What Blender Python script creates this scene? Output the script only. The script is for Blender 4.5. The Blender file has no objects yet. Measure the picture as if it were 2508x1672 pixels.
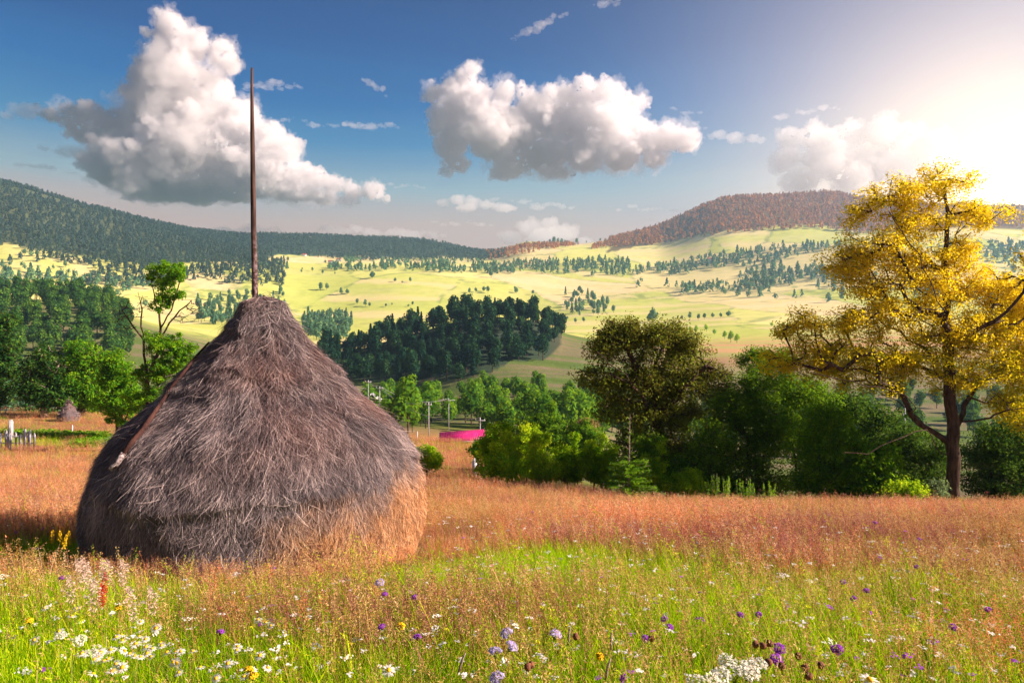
import bpy, math, random
import numpy as np
from mathutils import Vector, noise as mnoise

# ---------------------------------------------------------------- camera
F, CX, CY = 1672.0, 1254.0, 836.0          # the photograph's own pixel frame, 24 mm lens
sc = bpy.context.scene
cam_d = bpy.data.cameras.new('camera')
cam = bpy.data.objects.new('camera', cam_d)
sc.collection.objects.link(cam)
cam.location = (0, 0, 0)
cam.rotation_euler = (math.radians(90), 0, 0)
cam_d.lens = 24.0
cam_d.sensor_width = 36.0
cam_d.clip_start = 0.05
cam_d.clip_end = 60000.0
sc.camera = cam

def P(x, y, Y):
    """a point seen at photo pixel (x, y), Y metres ahead"""
    return ((x - CX) / F * Y, Y, (CY - y) / F * Y)

# ---------------------------------------------------------------- sun, sky, exposure
SUN_AZ, SUN_EL = math.radians(95), math.radians(30)
sdir = Vector((math.sin(SUN_AZ) * math.cos(SUN_EL), math.cos(SUN_AZ) * math.cos(SUN_EL), math.sin(SUN_EL)))
sun_d = bpy.data.lights.new('sun', 'SUN')
sun_d.energy = 5.0
sun_d.angle = math.radians(0.6)
sun_d.color = (1.0, 0.80, 0.68)
sun = bpy.data.objects.new('sun', sun_d)
sun.rotation_euler = sdir.to_track_quat('Z', 'Y').to_euler()
sun.location = (60, 10, 60)
sc.collection.objects.link(sun)

sc.view_settings.view_transform = 'Standard'
sc.view_settings.look = 'None'
sc.view_settings.exposure = 1.38
sc.view_settings.gamma = 1.0
sc.view_settings.use_curve_mapping = False
sc.render.engine = 'CYCLES'
cy = sc.cycles
cy.use_denoising = True
try:
    cy.denoiser = 'OPENIMAGEDENOISE'
    cy.denoising_prefilter = 'ACCURATE'
    cy.denoising_input_passes = 'RGB_ALBEDO_NORMAL'
except Exception:
    pass
cy.max_bounces = 14
cy.diffuse_bounces = 3
cy.glossy_bounces = 2
cy.transmission_bounces = 4
cy.volume_bounces = 12
cy.transparent_max_bounces = 16
cy.sample_clamp_indirect = 6.0
cy.caustics_reflective = False
cy.caustics_refractive = False

def lin(*c):
    """sRGB 0-255 -> linear"""
    o = []
    for v in c:
        v = v / 255.0
        o.append(v / 12.92 if v <= 0.04045 else ((v + 0.055) / 1.055) ** 2.4)
    return tuple(o) + (1.0,)

class NT:
    """a few short cuts for writing node trees"""
    def __init__(s, tree):
        s.t = tree; s.n = tree.nodes; s.l = tree.links
    def node(s, kind, **kw):
        n = s.n.new(kind)
        for k, v in kw.items(): setattr(n, k, v)
        return n
    def put(s, sock, v):
        if isinstance(v, bpy.types.NodeSocket): s.l.new(v, sock)
        elif v is not None: sock.default_value = v
    def math(s, op, a, b=None, c=None, clamp=False):
        n = s.node('ShaderNodeMath', operation=op); n.use_clamp = clamp
        s.put(n.inputs[0], a)
        if b is not None: s.put(n.inputs[1], b)
        if c is not None: s.put(n.inputs[2], c)
        return n.outputs[0]
    def vec(s, op, a, b=None):
        n = s.node('ShaderNodeVectorMath', operation=op)
        s.put(n.inputs[0], a)
        if b is not None:
            s.put(n.inputs[3 if op == 'SCALE' else 1], b)
        return n.outputs[1] if op in ('DOT_PRODUCT', 'LENGTH', 'DISTANCE') else n.outputs[0]
    def mix(s, f, a, b, mode='MIX'):
        n = s.node('ShaderNodeMix', data_type='RGBA', blend_type=mode)
        s.put(n.inputs[0], f); s.put(n.inputs[6], a); s.put(n.inputs[7], b)
        return n.outputs[2]
    def ramp(s, f, stops, interp='LINEAR'):
        n = s.node('ShaderNodeValToRGB'); r = n.color_ramp; r.interpolation = interp
        while len(r.elements) < len(stops): r.elements.new(0.5)
        for e, (p, c) in zip(r.elements, stops):
            e.position = p; e.color = c if len(c) == 4 else tuple(c) + (1,)
        s.put(n.inputs[0], f)
        return n.outputs[0]
    def noise(s, vec, scale, detail=4, rough=0.5, dist=0.0, out=0):
        n = s.node('ShaderNodeTexNoise')
        if vec is not None: s.l.new(vec, n.inputs['Vector'])
        n.inputs['Scale'].default_value = scale; n.inputs['Detail'].default_value = detail
        n.inputs['Roughness'].default_value = rough; n.inputs['Distortion'].default_value = dist
        return n.outputs[out]
    def maprange(s, v, a, b, c=0.0, d=1.0, smooth=False):
        n = s.node('ShaderNodeMapRange'); n.clamp = True
        if smooth: n.interpolation_type = 'SMOOTHSTEP'
        s.put(n.inputs[0], v)
        for i, q in enumerate((a, b, c, d)): s.put(n.inputs[i + 1], q)
        return n.outputs[0]
    def xyz(s, v):
        n = s.node('ShaderNodeSeparateXYZ'); s.l.new(v, n.inputs[0]); return n.outputs
    def comb(s, x, y, z):
        n = s.node('ShaderNodeCombineXYZ')
        for i, q in enumerate((x, y, z)): s.put(n.inputs[i], q)
        return n.outputs[0]

world = bpy.data.worlds.new('World')
sc.world = world
world.use_nodes = True
W = NT(world.node_tree)
W.n.clear()
wco = W.node('ShaderNodeTexCoord').outputs['Generated']
wdir = W.vec('NORMALIZE', wco)
wx, wy, wz = W.xyz(wdir)
hor = W.math('SQRT', W.math('ADD', W.math('MULTIPLY', wx, wx), W.math('MULTIPLY', wy, wy)))
tanel = W.math('DIVIDE', wz, W.math('MAXIMUM', hor, 0.02))
# thin, high streaks of cirrus shift the elevation ramp a little so it is not a clean gradient
streak = W.noise(W.comb(W.math('DIVIDE', wx, W.math('MAXIMUM', hor, .02)), W.math('DIVIDE', wy, W.math('MAXIMUM', hor, .02)), W.math('MULTIPLY', tanel, 9.0)), 2.2, 5, 0.55)
tl = W.math('ADD', tanel, W.math('MULTIPLY', W.math('SUBTRACT', streak, 0.5), 0.05))
skyc = W.ramp(W.math('MULTIPLY', tl, 1.25, clamp=True), [
    (0.00, lin(214, 178, 150)), (0.14, lin(228, 186, 160)), (0.20, lin(212, 184, 172)), (0.27, lin(158, 182, 192)),
    (0.35, lin(64, 134, 184)), (0.43, lin(10, 104, 172)), (0.53, lin(0, 80, 150)), (0.68, lin(0, 60, 126)), (1.0, lin(0, 26, 78))])
nish = W.node('ShaderNodeTexSky', sky_type='NISHITA')
nish.sun_disc = False
nish.sun_elevation = SUN_EL
nish.sun_rotation = SUN_AZ
nish.dust_density = 2.0
nsc = W.vec('SCALE', nish.outputs[0], 0.05)
skyc = W.mix(W.maprange(tanel, -0.02, 0.02), (0.05, 0.055, 0.06, 1), skyc)
base = W.vec('ADD', skyc, W.vec('SCALE', nsc, 0.04))
gd = Vector(P(2455, 560, 1)).normalized()
dotg = W.math('MAXIMUM', W.vec('DOT_PRODUCT', wdir, tuple(gd)), 0.0)
g1 = W.math('POWER', dotg, 20.0)
g2 = W.math('POWER', dotg, 60.0)
g3 = W.math('POWER', dotg, 700.0)
gl = W.vec('ADD', W.vec('SCALE', (0.80, 0.55, 0.46), W.math('MULTIPLY', g1, 0.55)),
           W.vec('ADD', W.vec('SCALE', (1.0, 0.66, 0.30), W.math('MULTIPLY', g2, 1.25)),
                 W.vec('SCALE', (1.0, 0.80, 0.36), W.math('MULTIPLY', g3, 3.0))))
# the glow takes the place of the blue under it
glowed = W.vec('ADD', W.mix(W.math('MULTIPLY', g1, 0.9, clamp=True), base, (0.55, 0.44, 0.40, 1)), gl)
bg = W.node('ShaderNodeBackground')
W.l.new(glowed, bg.inputs[0])
bg.inputs[1].default_value = 0.40
wo = W.node('ShaderNodeOutputWorld')
W.l.new(bg.outputs[0], wo.inputs[0])
try:
    world.cycles.sampling_method = 'MANUAL'; world.cycles.sample_map_resolution = 512
except Exception:
    pass

# ---------------------------------------------------------------- helpers
rng = np.random.default_rng(11)
random.seed(5)
COL = sc.collection

def tag(o, label=None, cat=None, group=None, kind=None):
    if label: o['label'] = label
    if cat: o['category'] = cat
    if group: o['group'] = group
    if kind: o['kind'] = kind
    return o

def empty(name, loc, label=None, cat=None, group=None):
    o = bpy.data.objects.new(name, None)
    o.empty_display_size = 0.2
    o.location = loc
    COL.objects.link(o)
    return tag(o, label, cat, group)

def mesh_np(name, V, FA, smooth=False):
    """mesh from an (n,3) array and an (m,k) array of faces, all with k corners (or a list of such arrays)"""
    if not isinstance(FA, list): FA = [FA]
    V = np.ascontiguousarray(V, dtype=np.float32)
    me = bpy.data.meshes.new(name)
    me.vertices.add(len(V)); me.vertices.foreach_set('co', V.ravel())
    nl = sum(f.size for f in FA); nf = sum(len(f) for f in FA)
    me.loops.add(nl); me.polygons.add(nf)
    me.loops.foreach_set('vertex_index', np.concatenate([f.ravel() for f in FA]).astype(np.int32))
    tot = np.concatenate([np.full(len(f), f.shape[1], np.int32) for f in FA])
    st = np.concatenate([[0], np.cumsum(tot)[:-1]]).astype(np.int32)
    me.polygons.foreach_set('loop_start', st)
    me.update(calc_edges=True)
    if smooth: me.polygons.foreach_set('use_smooth', np.ones(nf, bool))
    me.validate()
    return me

def add_attr(me, name, vals, dom='POINT'):
    a = me.attributes.new(name, 'FLOAT', dom)
    a.data.foreach_set('value', np.ascontiguousarray(vals, np.float32))

def link(name, me, mat=None, parent=None, loc=None):
    if mat is not None and not me.materials: me.materials.append(mat)
    o = bpy.data.objects.new(name, me)
    if loc is not None: o.location = loc
    if parent is not None: o.parent = parent
    COL.objects.link(o)
    return o

def mat_new(name, nt=None):
    m = bpy.data.materials.new(name); m.use_nodes = True
    T = NT(m.node_tree); T.n.clear()
    out = T.node('ShaderNodeOutputMaterial')
    return m, T, out

def principled(T, out, col, rough=0.8, spec=0.2, bump=None, bs=0.3, bd=0.02):
    b = T.node('ShaderNodeBsdfPrincipled')
    T.put(b.inputs['Base Color'], col); T.put(b.inputs['Roughness'], rough)
    b.inputs['Specular IOR Level'].default_value = spec
    if bump is not None:
        n = T.node('ShaderNodeBump'); T.l.new(bump, n.inputs['Height'])
        n.inputs['Strength'].default_value = bs; n.inputs['Distance'].default_value = bd
        T.l.new(n.outputs[0], b.inputs['Normal'])
    T.l.new(b.outputs[0], out.inputs[0])
    return b

def tubes(A, B, ra, rb, sides=5):
    """frusta between points A and B, radii ra and rb, as one vertex/face pair"""
    A = np.asarray(A, float); B = np.asarray(B, float); n = len(A)
    d = B - A; L = np.linalg.norm(d, axis=1, keepdims=True); d = d / np.maximum(L, 1e-6)
    up = np.where(np.abs(d[:, 2:3]) > 0.9, [[1.0, 0, 0]], [[0, 0, 1.0]])
    s = np.cross(d, up); s /= np.linalg.norm(s, axis=1, keepdims=True)
    t = np.cross(d, s)
    an = np.arange(sides) / sides * 2 * np.pi
    ring = s[:, None] * np.cos(an)[None, :, None] + t[:, None] * np.sin(an)[None, :, None]
    V = np.concatenate([A[:, None] + ring * np.asarray(ra)[:, None, None],
                        B[:, None] + ring * np.asarray(rb)[:, None, None]], axis=1)   # n, 2s, 3
    i = np.arange(sides); j = (i + 1) % sides
    f = np.stack([i, j, j + sides, i + sides], 1)
    FA = (f[None] + (np.arange(n) * 2 * sides)[:, None, None]).reshape(-1, 4)
    return V.reshape(-1, 3), FA

class MB:
    """collects shapes into one mesh"""
    def __init__(s): s.V = []; s.F = {}; s.n = 0; s.A = []
    def add(s, V, FA, a=None):
        V = np.asarray(V, float); FA = np.asarray(FA)
        s.V.append(V); s.F.setdefault(FA.shape[1], []).append(FA + s.n)
        s.A.append(np.full(len(V), a) if np.isscalar(a) else (a if a is not None else np.zeros(len(V))))
        s.n += len(V); return s
    def box(s, c, size, rz=0.0, rx=0.0, ry=0.0):
        v = np.array([[x, y, z] for x in (-.5, .5) for y in (-.5, .5) for z in (-.5, .5)]) * size
        for a, (i, j) in ((rx, (1, 2)), (ry, (2, 0)), (rz, (0, 1))):
            if a:
                q = v.copy(); q[:, i] = v[:, i] * math.cos(a) - v[:, j] * math.sin(a); q[:, j] = v[:, i] * math.sin(a) + v[:, j] * math.cos(a); v = q
        return s.add(v + np.array(c), [[0, 1, 3, 2], [4, 6, 7, 5], [0, 4, 5, 1], [2, 3, 7, 6], [0, 2, 6, 4], [1, 5, 7, 3]])
    def path(s, pts, radii, sides=6, a=None):
        """a tube that keeps its rings joined along a polyline, closed at both ends"""
        p = np.asarray(pts, float); r = np.asarray(radii, float); n = len(p)
        d = np.gradient(p, axis=0); d /= np.maximum(np.linalg.norm(d, axis=1, keepdims=True), 1e-9)
        ref = np.array([0, 0, 1.0]) if abs(d[0, 2]) < .8 else np.array([1.0, 0, 0])
        rings = []
        for k in range(n):
            u = np.cross(d[k], ref); u /= max(np.linalg.norm(u), 1e-9); w = np.cross(d[k], u)
            an = np.arange(sides) / sides * 2 * np.pi
            rings.append(p[k] + r[k] * (np.cos(an)[:, None] * u + np.sin(an)[:, None] * w))
            ref = np.cross(u, d[k])
        V = np.concatenate(rings)
        i = np.arange(sides); j = (i + 1) % sides
        f = np.stack([i, j, j + sides, i + sides], 1)
        s.add(V, (f[None] + (np.arange(n - 1) * sides)[:, None, None]).reshape(-1, 4), a)
        base = s.n - len(V)
        s.F.setdefault(sides, []).append(np.array([list(base + i[::-1]), list(base + (n - 1) * sides + i)]))
        return s
    def mesh(s, name, smooth=False, attr=None):
        me = mesh_np(name, np.concatenate(s.V), [np.concatenate(v) for v in s.F.values()], smooth)
        if attr: add_attr(me, attr, np.concatenate(s.A))
        return me
# ---------------------------------------------------------------- terrain
KY = np.array([2.0, 3.4, 7, 12, 20, 28, 38, 52, 68, 90, 130, 200, 300, 380, 450, 560, 800, 1100, 1250, 1400, 1600, 1850, 2200, 3000, 4200, 8000])
COLS = {  # photo x : photo y of the ground at each distance in KY
 -1500: [2100,1672,1375,1285,1205,1160,1128,1095,1058,1012,1030,1010,960,880,810,780,750,700,650,590,500,440,450,560,700,780],
 -300: [2100,1672,1375,1285,1205,1160,1128,1095,1058,1012,1035,1020,960,880,800,760,745,690,630,570,480,410,430,560,700,780],
 0: [2100,1672,1375,1285,1205,1160,1128,1095,1060,1010,1035,1020,960,870,790,730,745,680,620,560,490,452,470,570,700,780],
 200: [2100,1672,1375,1285,1210,1165,1130,1096,1062,1012,1035,1020,960,880,800,740,770,700,640,600,550,507,520,580,700,780],
 400: [2100,1672,1375,1288,1215,1170,1133,1098,1066,1020,1035,1020,960,900,830,800,790,720,660,630,585,555,560,590,700,780],
 600: [2100,1672,1375,1290,1220,1178,1140,1103,1070,1050,1040,1020,970,920,870,840,800,750,680,650,620,597,584,600,700,780],
 800: [2100,1672,1375,1292,1225,1185,1148,1110,1078,1070,1060,1030,990,930,870,850,820,770,710,670,645,630,586,610,690,780],
 1000: [2100,1672,1375,1294,1232,1192,1155,1118,1088,1078,1065,1035,990,915,820,850,820,760,700,668,650,642,590,620,690,780],
 1200: [2100,1672,1375,1296,1240,1202,1165,1128,1098,1088,1080,1040,960,860,775,830,810,765,705,672,650,637,612,640,690,780],
 1300: [2100,1672,1375,1297,1246,1210,1178,1140,1108,1098,1085,1045,950,870,785,840,815,770,715,675,650,612,597,614,690,780],
 1400: [2100,1672,1375,1298,1252,1220,1195,1165,1135,1125,1100,1050,955,880,820,850,810,760,715,680,645,612,598,620,690,780],
 1600: [2100,1672,1375,1300,1262,1240,1235,1225,1215,1200,1160,1100,1000,900,850,840,800,745,705,680,640,602,562,600,690,780],
 1800: [2100,1672,1375,1302,1266,1250,1270,1290,1290,1280,1200,1120,1000,880,850,830,780,725,690,660,590,530,486,560,690,780],
 2000: [2100,1672,1375,1304,1268,1252,1280,1320,1330,1300,1220,1120,1000,880,850,820,770,710,670,630,570,520,478,560,690,780],
 2200: [2100,1672,1375,1304,1268,1253,1285,1330,1340,1310,1230,1120,1000,880,840,810,760,700,650,600,560,530,505,560,690,780],
 2508: [2100,1672,1375,1305,1270,1256,1290,1330,1340,1310,1230,1120,1000,880,840,810,760,700,640,590,550,530,520,580,690,780],
 4000: [2100,1672,1375,1305,1270,1258,1290,1330,1340,1310,1230,1120,1000,880,840,810,760,700,640,590,550,540,560,600,690,780],
}
CXS = np.array(sorted(COLS)); CU = (CXS - CX) / F
CT = np.array([[(CY - y) / F * Yk for y, Yk in zip(COLS[x], KY)] for x in CXS])   # heights
LKY = np.log(KY)
# resample the table smoothly
UU = np.linspace(CU[0], CU[-1], 420)
def _cubic(xs, ys, q):
    """monotone-ish cubic through (xs, ys), ys may be 2-D on axis 0"""
    h = np.diff(xs); dl = np.diff(ys, axis=0) / h.reshape(-1, *([1] * (ys.ndim - 1)))
    m = np.zeros_like(ys); 
    a, b = dl[:-1], dl[1:]
    same = (a * b) > 0
    with np.errstate(divide='ignore', invalid='ignore'):
        hm = np.where(same, 2 * a * b / (a + b), 0.0)
    m[1:-1] = hm; m[0] = dl[0]; m[-1] = dl[-1]
    i = np.clip(np.searchsorted(xs, q) - 1, 0, len(xs) - 2)
    sh = (-1,) + (1,) * (ys.ndim - 1)
    hh = h[i].reshape(sh); t = ((q - xs[i]) / h[i]).reshape(sh)
    return ((2*t**3-3*t**2+1) * ys[i] + (t**3-2*t**2+t) * hh * m[i] + (-2*t**3+3*t**2) * ys[i+1] + (t**3-t**2) * hh * m[i+1])
LY = np.linspace(LKY[0], LKY[-1], 900)
TT = _cubic(CU, CT, UU)                  # 420 x K
TT = _cubic(LKY, TT.T.copy(), LY).T      # 420 x 900

_p = rng.permutation(256)
def vnoise(x, y, seed=0):
    """smooth 2-D value noise in -1..1"""
    x = np.asarray(x, float) + seed * 17.3; y = np.asarray(y, float) - seed * 9.1
    xi = np.floor(x).astype(int); yi = np.floor(y).astype(int); xf = x - xi; yf = y - yi
    u = xf * xf * (3 - 2 * xf); v = yf * yf * (3 - 2 * yf)
    def h(a, b): return _p[(_p[a & 255] + b) & 255] / 127.5 - 1
    return (h(xi, yi) * (1-u) + h(xi+1, yi) * u) * (1-v) + (h(xi, yi+1) * (1-u) + h(xi+1, yi+1) * u) * v
def fbm(x, y, o=4, seed=0):
    s = 0; a = 1; t = 0
    for k in range(o):
        s = s + a * vnoise(x * 2**k, y * 2**k, seed + k); t += a; a *= 0.5
    return s / t

def H(X, Y):
    """ground height"""
    X = np.asarray(X, float); Y = np.asarray(Y, float)
    Yc = np.maximum(Y, 2.0)
    u = np.clip(X / np.maximum(Yc, 9.0), UU[0], UU[-1])
    fi = (u - UU[0]) / (UU[1] - UU[0]); i = np.clip(fi.astype(int), 0, len(UU) - 2); fu = fi - i
    fj = np.clip((np.log(Yc) - LY[0]) / (LY[1] - LY[0]), 0, len(LY) - 1.001); j = fj.astype(int); fv = fj - j
    z = (TT[i, j] * (1-fu) + TT[i+1, j] * fu) * (1-fv) + (TT[i, j+1] * (1-fu) + TT[i+1, j+1] * fu) * fv
    w = np.where(Y < 2.0, 1.0, 0.0)
    z = np.where(w > 0, -1.512 + (2.0 - Y) * 0.02, z)
    amp = np.clip((Y - 500) / 1500, 0, 1) * 16 * np.clip((6000 - Y) / 3000, 0, 1)
    z = z + amp * fbm(X / 420, Y / 420, 3, 3)
    z = z + np.clip((Y - 2) / 30, 0, 1) * np.clip(120 / np.maximum(Y, 1), 0, 1) * 0.05 * fbm(X / 3.0, Y / 3.0, 2, 8)
    return z

# terrain sheet: rows spread out evenly as seen, from behind the camera to the horizon
ty = np.concatenate([np.linspace(-14, 2, 14), np.exp(np.linspace(np.log(2.2), np.log(19000), 520))])
tu = np.concatenate([np.linspace(-3.2, -1.0, 30)[:-1], np.linspace(-1.0, 1.0, 420), np.linspace(1.0, 3.2, 30)[1:]])
GY, GU = np.meshgrid(ty, tu, indexing='ij')
GX = GU * (np.maximum(GY, 0) * 1.0 + 9.0 * np.exp(-np.maximum(GY, 0) / 60) + np.where(GY < 0, -GY * 0.3, 0))
GZ = H(GX, GY)
nr, nc = GX.shape
V = np.stack([GX, GY, GZ], -1).reshape(-1, 3)
idx = np.arange(nr * nc).reshape(nr, nc)
FQ = np.stack([idx[:-1, :-1], idx[:-1, 1:], idx[1:, 1:], idx[1:, :-1]], -1).reshape(-1, 4)
ground_me = mesh_np('ground', V, FQ, smooth=True)

# first hit of the line of sight through photo pixel (x, y) with the ground, beyond y0 metres
_my = np.exp(np.linspace(np.log(3.0), np.log(9000), 3000))
def hit(x, y, y0=3.0, y1=9000.0):
    k = (_my >= y0) & (_my <= y1)
    Yk = _my[k]; X = (x - CX) / F * Yk
    d = H(X, Yk) - (CY - y) / F * Yk
    w = np.where(d > 0)[0]
    if len(w) == 0: return None
    i = w[0]
    if i == 0: return None
    t = d[i-1] / (d[i-1] - d[i])
    Yh = Yk[i-1] + t * (Yk[i] - Yk[i-1])
    Xh = (x - CX) / F * Yh
    return float(Xh), float(Yh), float(H(Xh, Yh))
gm, T, out = mat_new('ground')
geo = T.node('ShaderNodeNewGeometry').outputs['Position']
px_, py_, pz_ = T.xyz(geo)
# near: soil and moss under the grass; middle and far: hay meadows, mown strips and pastures
n1 = T.noise(geo, 0.004, 5, 0.6, 0.6)
n2 = T.noise(geo, 0.05, 5, 0.6)
n3 = T.noise(T.comb(T.math('MULTIPLY', px_, 0.25), py_, pz_), 0.02, 4, 0.5)
vor = T.node('ShaderNodeTexVoronoi'); vor.inputs['Scale'].default_value = 0.0056
warp = T.vec('ADD', T.comb(px_, T.math('MULTIPLY', py_, 0.55), 0.0), T.vec('SCALE', T.noise(geo, 0.003, 2, .5, 0, out=1), 160.0))
T.l.new(warp, vor.inputs['Vector'])
cell = vor.outputs['Color']
cr, cg, cb = T.xyz(cell)
field = T.ramp(cr, [(0.0, (0.46, 0.50, 0.10)), (0.35, (0.60, 0.60, 0.15)), (0.55, (0.74, 0.66, 0.24)), (0.75, (0.70, 0.54, 0.28)), (1.0, (0.42, 0.50, 0.09))], 'CONSTANT')
field = T.mix(0.32, field, T.ramp(n1, [(0.3, (0.48, 0.54, 0.10)), (0.55, (0.72, 0.68, 0.19)), (0.75, (0.68, 0.54, 0.28))]))
field = T.mix(T.math('MULTIPLY', T.maprange(n2, 0.45, 0.75), 0.35), field, (0.20, 0.27, 0.05, 1))
field = T.mix(T.math('MULTIPLY', T.maprange(n3, 0.5, 0.7), 0.25), field, (0.62, 0.56, 0.28, 1))
ve = T.node('ShaderNodeTexVoronoi', feature='DISTANCE_TO_EDGE'); ve.inputs['Scale'].default_value = 0.0056; T.l.new(warp, ve.inputs['Vector'])
edge = T.math('MULTIPLY', T.maprange(ve.outputs['Distance'], 0.012, 0.035, 1, 0), T.maprange(n2, .42, .55))
field = T.mix(T.math('MULTIPLY', edge, .5), field, (0.12, 0.20, 0.06, 1))
strip = T.maprange(T.math('SINE', T.math('ADD', T.math('MULTIPLY', py_, 0.055), T.math('ADD', T.math('MULTIPLY', px_, T.math('MULTIPLY', cg, .05)), T.math('MULTIPLY', n1, 14.0)))), -.2, .9)
field = T.mix(T.math('MULTIPLY', T.math('MULTIPLY', strip, T.maprange(cb, .45, .6)), .5), field, (0.80, 0.60, 0.34, 1))
mid = T.ramp(T.noise(T.comb(T.math('MULTIPLY', px_, 0.1), T.math('MULTIPLY', py_, 1.0), 0.0), 0.045, 5, 0.55), [(0.33, (0.095, 0.15, 0.03)), (0.46, (0.13, 0.17, 0.045)), (0.54, (0.23, 0.17, 0.11)), (0.63, (0.14, 0.17, 0.05))])
mid = T.mix(T.maprange(n2, 0.35, 0.65, 0, 0.45), mid, (0.07, 0.12, 0.03, 1))
near = T.mix(T.maprange(T.noise(geo, 1.3, 6, 0.65), 0.35, 0.65), (0.06, 0.085, 0.02, 1), (0.16, 0.12, 0.045, 1))
nearfar = T.mix(T.maprange(T.noise(geo, 0.12, 5, 0.6), 0.35, 0.65), (0.34, 0.15, 0.08, 1), (0.30, 0.22, 0.07, 1))
side = T.maprange(T.math('DIVIDE', px_, T.math('MAXIMUM', py_, 1.0)), -0.02, 0.06)
c = T.mix(T.maprange(py_, 18, 45), near, T.mix(T.math('MULTIPLY', side, T.maprange(py_, 28, 36)), nearfar, mid))
c = T.mix(T.maprange(py_, 130, 200), c, mid)
tan_ = T.math('MULTIPLY', T.maprange(T.math('DIVIDE', px_, T.math('MAXIMUM', py_, 1.0)), .19, .24), T.maprange(py_, 330, 420))
tanc = T.mix(T.maprange(T.math('SINE', T.math('ADD', T.math('MULTIPLY', py_, .12), T.math('MULTIPLY', px_, .03))), -.3, .6), (0.50, 0.30, 0.14, 1), (0.40, 0.36, 0.12, 1))
c = T.mix(tan_, c, tanc)
c = T.mix(T.maprange(py_, 480, 620), c, field)
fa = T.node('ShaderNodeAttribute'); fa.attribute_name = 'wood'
flare_warm = T.maprange(T.math('DIVIDE', px_, T.math('MAXIMUM', py_, 1.0)), 0.05, 0.2)  # flare warmth painted into the wooded ground on the right
c = T.mix(fa.outputs['Fac'], c, T.mix(flare_warm, (0.035, 0.06, 0.04, 1), (0.16, 0.075, 0.03, 1)))
principled(T, out, c, 1.0, 0.0, T.noise(geo, 0.25, 8, 0.7), 0.6, 1.0)
wood_mask = np.zeros(len(V))
# ---------------------------------------------------------------- clouds: closed puffy bodies of scattering vapour, 9 km out
def ico(sub=2):
    import bmesh
    bm = bmesh.new(); bmesh.ops.create_icosphere(bm, subdivisions=sub, radius=1.0)
    v = np.array([x.co[:] for x in bm.verts]); f = np.array([[q.index for q in p.verts] for p in bm.faces]); bm.free()
    return v, f
IV, IFC = ico(2)
def cloud_mat(name, dens, col, an=0.3):
    m, T, out = mat_new(name)
    pv = T.node('ShaderNodeVolumePrincipled')
    pv.inputs['Color'].default_value = col + (1,)
    pv.inputs['Density'].default_value = dens
    pv.inputs['Anisotropy'].default_value = an
    T.l.new(pv.outputs[0], out.inputs['Volume'])
    return m
cm_thick = cloud_mat('cloud_thick', 0.011, (0.966, 0.958, 0.966))
cm_thin = cloud_mat('cloud_thin', 0.0026, (0.999, 0.995, 0.99), 0.2)
def cloud(name, D, blobs, voxel, seed, mat, flat=None, lev=(9, 7), rr=(0.36, 0.36), disp=((40, 16), (14, 12), (6, 8)), rot=0.0):
    """blobs: photo (x, y, radius px[, squash]); grown with two generations of smaller puffs"""
    r_ = np.random.default_rng(seed)
    S = []
    for b in blobs:
        x, y, r = b[:3]; sq = b[3] if len(b) > 3 else 0.85
        c = np.array(P(x, y, D)); R = r / F * D
        c[1] += r_.uniform(-.5, .5) * R
        S.append((c, R, sq))
        for k in range(lev[0]):
            a = r_.normal(size=3); a[2] = a[2] * .9 + .25; a[1] = -abs(a[1]); a /= np.linalg.norm(a)
            c2 = c + a * R * [1, 1, sq] * r_.uniform(.72, .98); R2 = R * rr[0] * r_.uniform(.6, 1.35)
            S.append((c2, R2, min(.92, sq + .1)))
            for q in range(lev[1]):
                a2 = a + r_.normal(size=3) * .75; a2 /= np.linalg.norm(a2)
                S.append((c2 + a2 * R2 * .88 * [1, 1, min(1, sq + .1)], R2 * rr[1] * r_.uniform(.6, 1.4), min(.95, sq + .1)))
    Vs, Fs = [], []
    for i, (c, R, sq) in enumerate(S):
        v = IV * [R, R, R * sq]
        if rot: v = np.stack([v[:, 0] * math.cos(rot) - v[:, 2] * math.sin(rot), v[:, 1], v[:, 0] * math.sin(rot) + v[:, 2] * math.cos(rot)], 1)
        Vs.append(v + c); Fs.append(IFC + i * len(IV))
    V_ = np.concatenate(Vs)
    if flat is not None:                      # flattish base
        zf = (CY - flat) / F * D
        V_[:, 2] = np.where(V_[:, 2] < zf, zf + (V_[:, 2] - zf) * 0.25, V_[:, 2])
    me = mesh_np(name, V_, np.concatenate(Fs))
    o = link(name, me, mat)
    m = o.modifiers.new('r', 'REMESH'); m.mode = 'VOXEL'; m.voxel_size = voxel / F * D; m.use_smooth_shade = True
    for sc_, st in disp:
        tx = bpy.data.textures.new(name + 'puff', 'CLOUDS'); tx.noise_scale = sc_ / F * D; tx.noise_depth = 4
        d = o.modifiers.new('d', 'DISPLACE'); d.texture = tx; d.texture_coords = 'GLOBAL'; d.strength = st / F * D * 2; d.mid_level = 0.5
    return o
cm_veil = cloud_mat('cloud_veil', 0.0022, (0.995, 0.985, 0.985), 0.2)
def cumulus(D, blobs, voxel, seed, mat, flat, label):
    o = cloud('cumulus_cloud', D, blobs, voxel, seed, mat, flat=flat)
    tag(o, label, 'cloud', 'clouds in the sky')
    v = cloud('veil', D, [(q[0], q[1] - 2, q[2] * 1.12) + tuple(q[3:]) for q in blobs], voxel, seed + 50, cm_veil, flat=flat + 6, disp=((30, 22), (9, 14)))
    v.parent = o                                   # thin ragged vapour round the dense body
def wisp(x0, y0, x1, y1, n, r, sq, seed, spread=8):
    r_ = np.random.default_rng(seed); L = []
    for k in range(n):
        t = (k + r_.uniform(0, 1)) / n
        L.append((x0 + (x1 - x0) * t, y0 + (y1 - y0) * t + r_.normal() * spread * .5, r * r_.uniform(.4, 1.2) * (1 - abs(t - .5)), sq))
    return L

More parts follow.
